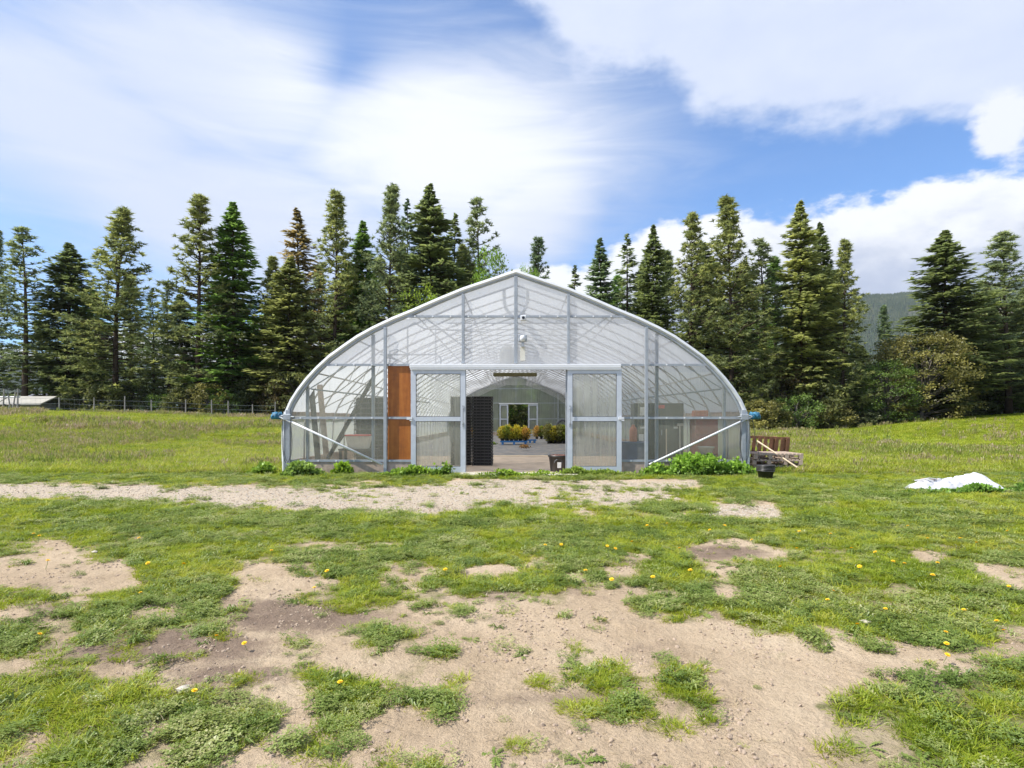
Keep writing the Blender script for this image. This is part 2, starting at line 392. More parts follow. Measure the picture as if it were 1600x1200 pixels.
MAT['roof_green'] = plain('pale_green_tin', (.38, .52, .50), .5, .1)
MAT['car_blue'] = plain('light_blue_car_paint', (.18, .42, .60), .3, .1, .05)
MAT['glass_dark'] = plain('dark_glass', (.03, .04, .05), .15)
MAT['lens'] = plain('black_lens', (.01, .01, .012), .15)
MAT['rock'] = plain('pale_stone', (.46, .41, .34), .9, 0, .2, 20, .4)
MAT['clod'] = plain('earth_clod', (.34, .26, .19), .95, 0, .2, 20, .4)

def poly(name, transp, col, tl=.6, streak=0.0, dirt=0.0, gl=.06, dirt_col=(.42, .38, .30), frm=.5):
    """plastic glazing: see-through share, milky share, sheen; streaked by condensation"""
    m, nt, o = new_mat(name); oc = N(nt, 'ShaderNodeTexCoord').outputs['Object']
    c = (*col, 1)
    fac = transp
    if streak or dirt:
        st = noise(nt, mapping(nt, oc, (14, 14, .55)), 1.0, 6, .65); st2 = noise(nt, mapping(nt, oc, (60, 60, 1.2)), 1.0, 3, .6); bl = noise(nt, oc, .9, 4)
        s = M_(nt, 'ADD', M_(nt, 'MULTIPLY', M_(nt, 'SUBTRACT', st, .5), 1.6), M_(nt, 'ADD', M_(nt, 'MULTIPLY', M_(nt, 'SUBTRACT', st2, .5), .5), M_(nt, 'MULTIPLY', M_(nt, 'SUBTRACT', bl, .5), 1.0)))
        fac = M_(nt, 'ADD', M_(nt, 'MULTIPLY', s, streak), transp, clamp=True)
        if dirt:
            z = N(nt, 'ShaderNodeSeparateXYZ', ins={0: oc}).outputs[2]
            low = M_(nt, 'MULTIPLY', M_(nt, 'SUBTRACT', 1.0, sstep(nt, z, .2, 1.1)), dirt)
            dd = M_(nt, 'ADD', low, M_(nt, 'MULTIPLY', sstep(nt, st, .5, .8), dirt*.6), clamp=True)
            c = mixc(nt, dd, col, dirt_col)
    tp = N(nt, 'ShaderNodeBsdfTransparent', ins={0: (.97, .98, .97, 1)})
    df = N(nt, 'ShaderNodeBsdfDiffuse', ins={0: c}); tr = N(nt, 'ShaderNodeBsdfTranslucent', ins={0: c})
    milky = N(nt, 'ShaderNodeMixShader', ins={0: tl, 1: df.outputs[0], 2: tr.outputs[0]})
    a = N(nt, 'ShaderNodeMixShader', ins={0: fac, 1: milky.outputs[0], 2: tp.outputs[0]})
    g = N(nt, 'ShaderNodeBsdfGlossy', ins={'Roughness': .22})
    fr = N(nt, 'ShaderNodeFresnel', ins={'IOR': 1.35})
    b = N(nt, 'ShaderNodeMixShader', ins={0: M_(nt, 'ADD', M_(nt, 'MULTIPLY', fr.outputs[0], frm), gl*.3), 1: a.outputs[0], 2: g.outputs[0]})
    nt.links.new(b.outputs[0], o.inputs[0]); return m
MAT['roof_film'] = poly('greenhouse_film', .12, (.70, .71, .72), .66, .04, frm=.06)
MAT['curtain'] = poly('side_curtain_film', .40, (.80, .82, .82), .6, .12, frm=.2)
MAT['gable_sheet'] = poly('gable_polycarbonate', .31, (.78, .79, .80), .5, .10, .15)
MAT['gable_low'] = poly('gable_polycarbonate_lower', .64, (.52, .54, .44), .45, .18, .5)
MAT['door_pane'] = poly('door_polycarbonate', .54, (.58, .60, .50), .5, .5, .5)
MAT['far_sheet'] = poly('far_polycarbonate', .55, (.62, .66, .60), .5, .20, .2)

# grass and foliage
G1 = [(.0, (.14, .21, .014)), (.35, (.25, .33, .022)), (.65, (.40, .43, .035)), (1, (.50, .46, .10))]
MAT['grass'] = leafy('grass_blades', G1, .45, False, True, .7, .02)
G2 = [(.0, (.08, .13, .02)), (.4, (.17, .24, .045)), (.75, (.30, .34, .10)), (1, (.44, .42, .20))]
MAT['weed'] = leafy('weed_leaves', G2, .35, False, True, 1.1, .025)
G3 = [(.0, (.15, .22, .03)), (.45, (.27, .32, .055)), (.65, (.36, .33, .11)), (.85, (.40, .30, .19)), (1, (.50, .40, .28))]
MAT['meadow'] = leafy('meadow_grass', G3, .45, False, True, .16, .02)
MAT['straw'] = leafy('dry_straw', [(0, (.30, .22, .12)), (1, (.55, .45, .28))], .3, False, True, .9)
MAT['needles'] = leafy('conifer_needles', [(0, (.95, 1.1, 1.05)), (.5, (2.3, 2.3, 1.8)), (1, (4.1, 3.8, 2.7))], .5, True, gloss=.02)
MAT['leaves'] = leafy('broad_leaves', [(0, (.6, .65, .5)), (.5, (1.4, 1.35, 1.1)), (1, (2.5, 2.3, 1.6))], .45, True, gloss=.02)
MAT['hill_forest'] = leafy('hillside_conifers', [(0, (.03, .05, .03)), (.6, (.06, .085, .04)), (1, (.11, .12, .06))], .1, False, True, .004, 0)
MAT['yellow'] = plain('dandelion_yellow', (.85, .55, .01), .7, 0, .15, 60)
MAT['stem'] = plain('flower_stem', (.20, .26, .08), .7)
MAT['seed'] = plain('dandelion_seed', (.62, .62, .58), .9)
# ================================================================== GROUND
def build_ground():
    th = np.concatenate([np.linspace(-PI, -1.02, 26, endpoint=False), np.linspace(-1.02, 1.02, 640), np.linspace(1.02, PI, 27)[1:]])
    r = np.concatenate([[0.15, .6, 1.1, 1.5], np.geomspace(1.75, 70, 500), np.geomspace(76, 9000, 34)])
    T, R = np.meshgrid(th, r); X = R*np.sin(T); Y = R*np.cos(T)
    Z = terrain(X, Y)
    C = np.where(Y > .5, cover(X, Y), .6); G = np.where(Y > .5, gravel(X, Y), 0); Dp = np.where(Y > .5, damp(X, Y), .3)
    near = 1-ss(R, 14, 26)
    off = 1-ss(6.3-np.abs(X), 0, .6)*ss(Y, 13.6, 14.0)*(1-ss(Y, 47.4, 48))
    Z = Z+near*off*((fbm(X, Y, 1.3, 3, 40)-.5)*.05+(fbm(X, Y, 7, 3, 41)-.5)*.022*(1-.6*G)+(fbm(X, Y, 28, 2, 42)-.5)*.010)-.006
    Z = Z-(1-off)*.05
    n, m = X.shape
    me = bpy.data.meshes.new('ground')
    me.vertices.add(n*m); me.vertices.foreach_set('co', np.stack([X, Y, Z], -1).reshape(-1).astype(np.float32))
    i = np.arange(n-1)[:, None]*m+np.arange(m-1)[None, :]
    q = np.stack([i, i+m, i+m+1, i+1], -1).reshape(-1)[::1]
    nf = len(q)//4
    me.loops.add(nf*4); me.loops.foreach_set('vertex_index', q.reshape(-1, 4)[:, ::-1].reshape(-1).astype(np.int32))
    me.polygons.add(nf); me.polygons.foreach_set('loop_start', np.arange(0, nf*4, 4, dtype=np.int32))
    me.polygons.foreach_set('use_smooth', np.ones(nf, bool))
    for nm, A in (('cover', C), ('gravel', G), ('damp', Dp)):
        a = me.attributes.new(nm, 'FLOAT', 'POINT'); a.data.foreach_set('value', A.reshape(-1).astype(np.float32))
    me.update(calc_edges=True)
    mt, nt, o = new_mat('yard_soil')
    pos = N(nt, 'ShaderNodeNewGeometry').outputs['Position']
    at = lambda k: N(nt, 'ShaderNodeAttribute', attribute_name=k).outputs['Fac']
    big = noise(nt, pos, .9, 6, .6); mid = noise(nt, pos, 7, 6, .65); fine = noise(nt, pos, 55, 5, .7); grit = noise(nt, pos, 210, 3, .7)
    sand = ramp(nt, big, [(.28, (.335, .248, .160)), (.5, (.44, .338, .228)), (.72, (.53, .425, .297))])
    dirt = ramp(nt, mid, [(.3, (.165, .118, .085)), (.7, (.25, .185, .135))])
    c = mixc(nt, sstep(nt, M_(nt, 'ADD', at('damp'), M_(nt, 'MULTIPLY', M_(nt, 'SUBTRACT', mid, .5), .9)), .12, .7), sand, dirt)
    grav = ramp(nt, M_(nt, 'ADD', M_(nt, 'MULTIPLY', fine, .5), M_(nt, 'MULTIPLY', grit, .5)), [(.36, (.28, .228, .165)), (.5, (.45, .375, .285)), (.66, (.60, .525, .43))])
    grav = mixc(nt, sstep(nt, mid, .45, .8), grav, (.46, .37, .28))
    c = mixc(nt, M_(nt, 'MULTIPLY', at('gravel'), .9), c, grav)
    under = ramp(nt, mid, [(.3, (.11, .12, .035)), (.7, (.20, .19, .075))])
    far = ramp(nt, noise(nt, mapping(nt, pos, (1, .45, 1)), .35, 6, .65), [(.3, (.13, .19, .03)), (.48, (.18, .24, .045)), (.6, (.25, .24, .085)), (.75, (.32, .26, .15))])
    dist = N(nt, 'ShaderNodeVectorMath', operation='LENGTH', ins={0: pos}).outputs['Value']
    under = mixc(nt, sstep(nt, dist, 14, 40), under, far)
    gmask = sstep(nt, M_(nt, 'ADD', at('cover'), M_(nt, 'MULTIPLY', M_(nt, 'SUBTRACT', mid, .5), .8)), .40, .95)
    c = mixc(nt, M_(nt, 'MULTIPLY', gmask, .92), c, under)
    speck = ramp(nt, M_(nt, 'ADD', M_(nt, 'MULTIPLY', fine, .5), M_(nt, 'MULTIPLY', grit, .5)), [(.34, (.45, .43, .41)), (.46, (.95, .95, .95)), (.56, (1.02, 1.02, 1.02)), (.68, (1.22, 1.22, 1.24))])
    c = mulc(nt, c, speck)
    h = M_(nt, 'ADD', M_(nt, 'MULTIPLY', mid, .8), M_(nt, 'ADD', M_(nt, 'MULTIPLY', fine, .35), M_(nt, 'MULTIPLY', grit, .1)))
    b = N(nt, 'ShaderNodeBump', ins={'Height': h, 'Strength': 1.0, 'Distance': .045})
    p = N(nt, 'ShaderNodeBsdfPrincipled', ins={'Base Color': c, 'Roughness': .95, 'Specular IOR Level': .15, 'Normal': b.outputs[0]})
    nt.links.new(p.outputs[0], o.inputs[0])
    me.materials.append(mt)
    return tag(link('ground', me), kind='structure')
build_ground()

# ---- hills: a ridge line round the valley, wooded
H_U = [-3000, -300, 200, 500, 800, 1100, 1250, 1340, 1400, 1480, 1530, 1600, 2200, 4000]
H_V = [560, 560, 565, 575, 570, 545, 498, 470, 467, 459, 455, 449, 430, 480]
def ridge(th):
    t = np.tan(np.clip(th, -1.3, 1.3)); u = 806+F*t
    ang = (655-np.interp(u, H_U, H_V))/F*np.cos(th)
    return ang*3000
def hill_z(X, Y):
    R = np.hypot(X, Y); th = np.arctan2(X, Y)
    k = ss(R, 1500, 3000)
    f = fbm(X, Y, .0016, 4, 60); g = fbm(X, Y, .006, 3, 61)
    z = ridge(th)*k*(.86+.14*np.clip(k*1.2, 0, 1))+(f-.5)*150*k*(1-ss(R, 2500, 3000))+(g-.5)*26*k
    return z*(1-.25*ss(R, 3100, 4200))
def build_hill():
    th = np.linspace(-1.35, 1.35, 420); r = np.linspace(1480, 4200, 60)
    T, R = np.meshgrid(th, r); X = R*np.sin(T); Y = R*np.cos(T); Z = hill_z(X, Y)-1.0
    n, m = X.shape; me = bpy.data.meshes.new('hill')
    i = (np.arange(n-1)[:, None]*m+np.arange(m-1)[None, :]).reshape(-1)
    me.from_pydata(np.stack([X, Y, Z], -1).reshape(-1, 3).tolist(), [], np.stack([i, i+1, i+m+1, i+m], -1).tolist())
    me.polygons.foreach_set('use_smooth', np.ones(len(me.polygons), bool))
    mt, nt, o = new_mat('hill_ground'); pos = N(nt, 'ShaderNodeNewGeometry').outputs['Position']
    c = ramp(nt, noise(nt, pos, .006, 6, .6), [(.3, (.03, .045, .025)), (.55, (.06, .07, .04)), (.62, (.13, .10, .09)), (.75, (.15, .12, .10))])
    c = mulc(nt, c, ramp(nt, noise(nt, pos, .09, 3, .7), [(.35, (.4, .4, .4)), (.65, (1.2, 1.2, 1.2))]))
    d = N(nt, 'ShaderNodeBsdfDiffuse', ins={0: c}); nt.links.new(d.outputs[0], o.inputs[0])
    me.materials.append(mt); tag(link('hill', me), kind='structure')
build_hill()

# ================================================================== SCATTER (ground cover)
def template_collection(name, meshes):
    c = bpy.data.collections.new(name)
    for k, me in enumerate(meshes):
        o = bpy.data.objects.new('%s_%d' % (name, k), me); c.objects.link(o)
    return c
def scatter(name, coll, P, scl, tint, tilt=.12, rz=None, label=None):
    n = len(P); me = bpy.data.meshes.new(name)
    me.vertices.add(n); me.vertices.foreach_set('co', np.asarray(P, np.float32).reshape(-1))
    rot = np.zeros((n, 3)); rot[:, 0] = RNG.normal(0, tilt, n); rot[:, 1] = RNG.normal(0, tilt, n); rot[:, 2] = RNG.uniform(0, 2*PI, n)
    a = me.attributes.new('rot', 'FLOAT_VECTOR', 'POINT'); a.data.foreach_set('vector', rot.reshape(-1).astype(np.float32))
    a = me.attributes.new('scl', 'FLOAT', 'POINT'); a.data.foreach_set('value', np.asarray(scl, np.float32))
    a = me.attributes.new('tint', 'FLOAT', 'POINT'); a.data.foreach_set('value', np.asarray(tint, np.float32))
    a = me.attributes.new('pick', 'INT', 'POINT'); a.data.foreach_set('value', RNG.integers(0, len(coll.objects), n).astype(np.int32))
    o = link(name, me)
    g = bpy.data.node_groups.new(name, 'GeometryNodeTree')
    g.interface.new_socket(name='Geometry', in_out='INPUT', socket_type='NodeSocketGeometry')
    g.interface.new_socket(name='Geometry', in_out='OUTPUT', socket_type='NodeSocketGeometry')
    gi = g.nodes.new('NodeGroupInput'); go = g.nodes.new('NodeGroupOutput')
    ci = g.nodes.new('GeometryNodeCollectionInfo'); ci.inputs['Collection'].default_value = coll; ci.inputs['Separate Children'].default_value = True; ci.inputs['Reset Children'].default_value = True
    ip = g.nodes.new('GeometryNodeInstanceOnPoints')
    def na(nm, t):
        x = g.nodes.new('GeometryNodeInputNamedAttribute'); x.data_type = t; x.inputs['Name'].default_value = nm
        return x.outputs['Attribute']
    e2r = g.nodes.new('FunctionNodeEulerToRotation'); g.links.new(na('rot', 'FLOAT_VECTOR'), e2r.inputs[0])
    g.links.new(gi.outputs[0], ip.inputs['Points']); g.links.new(ci.outputs[0], ip.inputs['Instance']); ip.inputs['Pick Instance'].default_value = True
    g.links.new(na('pick', 'INT'), ip.inputs['Instance Index']); g.links.new(e2r.outputs[0], ip.inputs['Rotation']); g.links.new(na('scl', 'FLOAT'), ip.inputs['Scale'])
    g.links.new(ip.outputs[0], go.inputs[0])
    md = o.modifiers.new('scatter', 'NODES'); md.node_group = g
    return tag(o, kind='stuff')

def blade(p, az_, lean, h, w, segs=2):
    """one grass blade: a bent strip ending in a point; returns triangles"""
    d = np.array([math.cos(az_), math.sin(az_), 0]); s = np.array([-d[1], d[0], 0])*w*.5
    pts = []
    for k in range(segs+1):
        t = k/segs; pts.append(p+d*(lean*h*t**1.7)+np.array([0, 0, h*t*(1-.25*lean*t)]))
    T = []
    for k in range(segs-1):
        w0 = 1-.35*k/segs; w1 = 1-.35*(k+1)/segs
        a, b, c, e = pts[k]-s*w0, pts[k]+s*w0, pts[k+1]+s*w1, pts[k+1]-s*w1
        T += [(a, b, c), (a, c, e)]
    T.append((pts[segs-1]-s*.75, pts[segs-1]+s*.75, pts[segs])); return T
def tuft(n, rad, h0, h1, w, lean=(.2, 1.1), segs=2):
    T = []
    for _ in range(n):
        a = RNG.uniform(0, 2*PI); r = rad*math.sqrt(RNG.uniform())
        T += blade(np.array([r*math.cos(a), r*math.sin(a), -.01]), a+RNG.normal(0, 1.0), RNG.uniform(*lean), RNG.uniform(h0, h1), w*RNG.uniform(.7, 1.2), segs)
    return np.array(T)
def leaf(p, az_, L, w, rise, droop):
    d = np.array([math.cos(az_), math.sin(az_), 0]); s = np.array([-d[1], d[0], 0])*w*.5; up = np.array([0, 0, 1.])
    a = p; b = p+d*L*.5+up*rise*L; c = p+d*L+up*(rise-droop)*L
    m1 = b+s+up*.06*L; m2 = b-s+up*.06*L
    q = p+d*L*.2+up*rise*L*.45
    return [(a, q+s*.35, q-s*.35), (q-s*.35, q+s*.35, m1), (q-s*.35, m1, b), (q-s*.35, b, m2), (b, m1, c), (m2, b, c)]
def rosette(n, L, w):
    T = []
    for k in range(n):
        T += leaf(np.array([RNG.normal(0, .008), RNG.normal(0, .008), 0]), 2*PI*k/n+RNG.normal(0, .4), L*RNG.uniform(.55, 1.1), w*RNG.uniform(.8, 1.2), RNG.uniform(.15, .6), RNG.uniform(.1, .55))
    return np.array(T)
def jagged(n, L):
    """toothed leaves: a midrib with small side lobes"""
    T = []
    for k in range(n):
        a = 2*PI*k/n+RNG.normal(0, .35); l = L*RNG.uniform(.5, 1.1); rise = RNG.uniform(.1, .5)
        d = np.array([math.cos(a), math.sin(a), 0]); s = np.array([-d[1], d[0], 0])
        f = lambda t: d*l*t+np.array([0, 0, l*(rise*t-rise*.9*t*t)])
        for j in range(5):
            t0, t1 = .1+j*.17, .1+(j+1.2)*.17; w = l*(.05+.035*j)*(1 if j < 4 else .5)
            for sg in (-1, 1): T.append((f(t0), f(t1), f((t0+t1)/2-.03)+s*sg*w))
        T.append((f(.85)+s*.006, f(.85)-s*.006, f(1.08)))
    return np.array(T)
def clover(n, rad, h, s):
    T = []
    for _ in range(n):
        a = RNG.uniform(0, 2*PI); r = rad*math.sqrt(RNG.uniform()); p = np.array([r*math.cos(a), r*math.sin(a), h*RNG.uniform(.25, 1)])
        for k in range(3):
            b = a+2*PI*k/3; d = np.array([math.cos(b), math.sin(b), RNG.uniform(-.3, .5)]); e = np.array([-d[1], d[0], RNG.uniform(-.3, .3)])
            T.append((p, p+d*s+e*s*.5, p+d*s-e*s*.5))
    return np.array(T)
def stalks(n, rad, h0, h1):
    """tall meadow grass: leaf blades with nodding seed heads"""
    T = list(tuft(int(n*1.6), rad, h0*.5, h1*.75, .022, (.2, .9), 2))
    for _ in range(n):
        a = RNG.uniform(0, 2*PI); r = rad*math.sqrt(RNG.uniform()); p = np.array([r*math.cos(a), r*math.sin(a), 0]); h = RNG.uniform(h0, h1); an = RNG.uniform(0, 2*PI); ln = RNG.uniform(.05, .35)
        T += blade(p, an, ln, h, .010, 2)
        d = np.array([math.cos(an), math.sin(an), 0]); q = p+d*ln*h*.7+np.array([0, 0, h*.82]); s = np.array([-d[1], d[0], 0])*.022
        T += [(q-s, q+s, q+d*.05+np.array([0, 0, .13])), (q-s, q+s, q-np.array([0, 0, .06]))]
    return np.array(T)
def tmesh(name, T, mat): return tri_mesh(name, np.asarray(T, float), RNG.uniform(0, 1, len(T)), mat)
T_GRASS = template_collection('grass_tuft', [tmesh('grass_tuft', tuft(46, .060, .016, .044, .0046, (.7, 2.2)), MAT['grass']) for _ in range(4)])
T_WEED = template_collection('weed_rosette', [tmesh('weed_rosette', rosette(15, .060, .012), MAT['weed']), tmesh('weed_rosette', clover(60, .06, .03, .008), MAT['weed']),
                                             tmesh('weed_rosette', clover(70, .075, .04, .011), MAT['weed']), tmesh('weed_rosette', clover(60, .09, .035, .009), MAT['weed'])])
T_DANDE = template_collection('broad_rosette', [tmesh('broad_rosette', jagged(15, .095), MAT['weed']) for _ in range(3)])
T_STRAW = template_collection('straw_bits', [tmesh('straw_bits', tuft(9, .07, .008, .02, .003, (2.5, 5.0)), MAT['straw']) for _ in range(3)])
T_MEADOW = template_collection('meadow_tuft', [tmesh('meadow_tuft', stalks(16, .22, .20, .42), MAT['meadow']) for _ in range(4)])
T_GREEN = template_collection('green_tuft', [tmesh('green_tuft', tuft(42, .24, .06, .17, .020, (.4, 1.5)), MAT['grass']) for _ in range(3)])
T_FIELD = template_collection('field_tuft', [tmesh('field_tuft', tuft(42, .24, .08, .22, .020, (.4, 1.5)), MAT['grass']) for _ in range(3)]+[tmesh('field_tuft', tuft(42, .24, .08, .20, .020, (.4, 1.5)), MAT['meadow']) for _ in range(2)])
def stone(r, nm, mt):
    bm = bmesh.new(); bmesh.ops.create_icosphere(bm, subdivisions=1, radius=r)
    for v in bm.verts: v.co = Vector((v.co.x*1.2, v.co.y, v.co.z*.6))*random.uniform(.75, 1.2)
    me = bpy.data.meshes.new(nm); bm.to_mesh(me); bm.free(); me.materials.append(mt); return me
T_STONE = template_collection('pebble', [stone(.012, 'pebble', MAT['rock']) for _ in range(3)]+[stone(.012, 'pebble', MAT['clod'])])
T_CLOD = template_collection('clod', [stone(.014, 'clod', MAT['clod']) for _ in range(3)])

def sample(n, y0, y1, spread=1.02, power=1.0):
    """points over a fan, denser near"""
    r = (y0**power+(y1**power-y0**power)*RNG.uniform(size=n))**(1/power); t = np.tan(RNG.uniform(-.80, .80, n))*spread
    return t*r, r
def clear_of_house(x, y): return ~((np.abs(x) < 5.7) & (y > 13.95) & (y < 47.7))
def lift(x, y, dz=0.0):
    near = 1-ss(np.hypot(x, y), 14, 26); G = gravel(x, y)
    return terrain(x, y)+near*((fbm(x, y, 1.3, 3, 40)-.5)*.05+(fbm(x, y, 7, 3, 41)-.5)*.022*(1-.6*G)+(fbm(x, y, 28, 2, 42)-.5)*.010)-.006+dz
def patchy(x, y, k=1.0):
    c = cover(x, y); n1 = fbm(x, y, 2.2, 3, 70); n2 = fbm(x, y, 6.5, 2, 71); n3 = fbm(x, y, 17, 2, 72)
    p = c*np.where(y < 5.5, .84, .95)+(n1-.5)*.55*k+(n2-.5)*1.05+(n3-.5)*.55
    return np.where(c < .03, 0, ss(p, .42, .62)), c
kind_n = lambda x, y: fbm(x, y, 1.6, 3, 80)
# short turf
def pts(x, y, dz=0.0): return np.stack([x, y, lift(x, y, dz)], -1)
for nm, n, y0, y1, sc in (('turf_near', 62000, 1.75, 7.5, 1.0), ('turf_middle', 80000, 7.2, 14.5, 1.45)):
    x, y = sample(n, y0, y1, power=1.35); p, c = patchy(x, y); kn = kind_n(x, y)
    keep = (RNG.uniform(size=n) < .72*p*(.50+.5*ss(kn, .62, .40))) & clear_of_house(x, y)
    x, y, kn, c = x[keep], y[keep], kn[keep], c[keep]
    scatter('grass', T_GRASS, pts(x, y), sc*RNG.uniform(.45, 1.3, len(x))*(.55+.55*c), np.clip(RNG.normal(.48, .2, len(x)), 0, 1), .18)
# broad-leaved weeds among it
for n, y0, y1, sc in ((26000, 1.75, 7.5, .95), (30000, 7.2, 14.5, 1.35)):
    x, y = sample(n, y0, y1, power=1.35); p, c = patchy(x, y); kn = kind_n(x, y)
    keep = (RNG.uniform(size=n) < p*(.15+.85*ss(kn, .42, .62))) & clear_of_house(x, y)
    x, y = x[keep], y[keep]
    scatter('ground_weeds', T_WEED, pts(x, y), sc*RNG.uniform(.5, 1.3, len(x)), np.clip(RNG.normal(.45, .25, len(x)), 0, 1), .15)
# lone small plants on the bare soil, and larger rosettes
x, y = sample(9000, 1.75, 12, power=1.3); c = cover(x, y); g = gravel(x, y)
keep = RNG.uniform(size=len(x)) < np.clip(.02+.55*(c > .06)*ss(fbm(x, y, 3.3, 2, 90), .46, .64), 0, 1)*(1-.55*g)
scatter('seedlings', T_WEED, pts(x[keep], y[keep]), RNG.uniform(.25, .8, keep.sum()), RNG.uniform(.1, .8, keep.sum()), .1)
x, y = sample(1500, 1.75, 13, power=1.3); c = cover(x, y)
keep = RNG.uniform(size=len(x)) < np.clip(c*1.1-.1, 0, .8)
scatter('broad_weeds', T_DANDE, pts(x[keep], y[keep]), RNG.uniform(.5, 1.1, keep.sum()), RNG.uniform(.2, .8, keep.sum()), .1)
# dry bits
x, y = sample(60000, 1.75, 15, power=1.3); c = cover(x, y)
keep = (RNG.uniform(size=len(x)) < .22+.5*np.exp(-((c-.45)/.3)**2)*(fbm(x, y, 2, 2, 95) > .5)) & clear_of_house(x, y)
scatter('dry_grass', T_STRAW, pts(x[keep], y[keep]), RNG.uniform(.25, 1.1, keep.sum()), RNG.uniform(0, 1, keep.sum()), .2)
# pebbles on the gravel, clods on the bare soil
x, y = sample(60000, 7.4, 13.6, power=1.4); g = gravel(x, y); keep = RNG.uniform(size=len(x)) < g*.8
scatter('gravel_stones', T_STONE, pts(x[keep], y[keep], .002), RNG.uniform(.25, 1.15, keep.sum())**1.4, RNG.uniform(0, 1, keep.sum()), .5)
x, y = sample(30000, 1.75, 9, power=1.35); c = cover(x, y); keep = RNG.uniform(size=len(x)) < (c < .45)*(.12+.8*ss(fbm(x, y, 2.1, 3, 99), .52, .68))
scatter('soil_clods', T_CLOD, pts(x[keep], y[keep], .001), RNG.uniform(.2, 1.0, keep.sum())**1.6, RNG.uniform(0, 1, keep.sum()), .6)
# the field: coarser grass, then meadow grass gone to seed
for n, y0, y1, sc in ((60000, 14.0, 30, .85), (70000, 29, 64, 1.35), (16000, 62, 95, 2.2)):
    x, y = sample(n, y0, y1, power=1.25); ok = clear_of_house(x, y); x, y = x[ok], y[ok]
    rise = (x/y > .50+.10*fbm(x, y, .1, 2, 7)) & (y > 27); xx, yy = x[rise], y[rise]; x, y = x[~rise], y[~rise]
    scatter('field_grass', T_FIELD, np.stack([x, y, terrain(x, y)-.01], -1), sc*RNG.uniform(.5, 1.2, len(x))*(.75+.5*fbm(x, y, .3, 3, 101)), np.clip(RNG.normal(.45, .22, len(x)), 0, 1), .1)
    if len(xx): scatter('green_field_grass', T_GREEN, np.stack([xx, yy, terrain(xx, yy)-.01], -1), sc*RNG.uniform(.5, 1.1, len(xx)), np.clip(RNG.normal(.42, .2, len(xx)), 0, 1), .1)
for n, y0, y1, sc in ((34000, 13.4, 32, .62), (42000, 31, 62, 1.05)):
    x, y = sample(n, y0, y1, power=1.25); t = x/y
    m = ss(fbm(x, y, .22, 4, 111), .42, .58)*np.where(t < 0, .58, np.where((t > .5) & (y > 30), .06, .42))*ss(y, 14.5, 19)
    keep = (RNG.uniform(size=len(x)) < m) & clear_of_house(x, y); x, y = x[keep], y[keep]
    scatter('meadow_grass', T_MEADOW, np.stack([x, y, terrain(x, y)-.02], -1), sc*RNG.uniform(.5, 1.15, len(x)), np.clip(RNG.normal(.62, .25, len(x)), 0, 1), .08)
# woods on the hillside
def hill_tree():
    T = []
    for z0, z1, rr in ((1, 8, 3.0), (5, 12, 2.2), (9, 16, 1.3)):
        for k in range(5):
            a, b = 2*PI*k/5+z0, 2*PI*(k+1)/5+z0
            T.append(((rr*math.cos(a), rr*math.sin(a), z0), (rr*math.cos(b), rr*math.sin(b), z0), (0, 0, z1)))
    return np.array(T)
T_HILL = template_collection('distant_conifer', [tmesh('distant_conifer', hill_tree(), MAT['hill_forest']) for _ in range(2)])
n = 52000; th = np.concatenate([RNG.uniform(.42, .86, 40000), RNG.uniform(-.8, .42, 12000)]); r = 1600+1480*np.sqrt(RNG.uniform(size=n))
x, y = r*np.sin(th), r*np.cos(th); keep = RNG.uniform(size=n) < ss(fbm(x, y, .004, 4, 120), .34, .5)
x, y, = x[keep], y[keep]
scatter('hillside_forest', T_HILL, np.stack([x, y, hill_z(x, y)-2], -1), RNG.uniform(.7, 1.5, len(x)), RNG.uniform(0, 1, len(x)), .03)
# ================================================================== TREES
def unit(v): return v/np.maximum(np.linalg.norm(v, axis=-1, keepdims=True), 1e-9)
def tuft_balls(C, Dr, n, L, w, rng):
    """needle tufts: n pointed blades round each centre, leaning along Dr"""
    m = len(C); d = rng.normal(size=(m, n, 3)); d = unit(d); d = unit(d+Dr[:, None, :]*.55+np.array([0, 0, .15]))
    s = unit(np.cross(d, rng.normal(size=(m, n, 3))))
    l = (L*rng.uniform(.6, 1.15, (m, n)))[..., None]; c = C[:, None, :]
    base = c+d*l*.05
    return np.stack([base+s*w, base-s*w, c+d*l], 2).reshape(-1, 3, 3)
def sprays(P, d, L, w, rng):
    """flat needle sprays: a kite of two triangles"""
    m = len(P); s = unit(np.cross(d, np.array([0, 0, 1.])+rng.normal(0, .45, (m, 3)))); l = (L*rng.uniform(.6, 1.2, m))[:, None]; ww = (w*rng.uniform(.7, 1.3, m))[:, None]
    mid = P+d*l*.4; tip = P+d*l-np.array([0, 0, .12])*l
    return np.concatenate([np.stack([P, mid+s*ww, tip], 1), np.stack([P, tip, mid-s*ww], 1)])
def make_limbs(name, H, R, trunk_r, limbs, mat, top=1.0, bend=None):
    b = MB(); bend = bend or (lambda z: (0, 0))
    zs = [H*top*k/9 for k in range(10)]
    b.tube([(*bend(z), z) for z in zs], [max(.025, trunk_r*(1.15 if k == 0 else 1)*(1-.93*k/9)) for k in range(10)], 7)
    for pts, r in limbs: b.tube(pts, [r*(1-.75*i/(len(pts)-1)) for i in range(len(pts))], 3, cap=False)
    return b.mesh(name, mat, True)
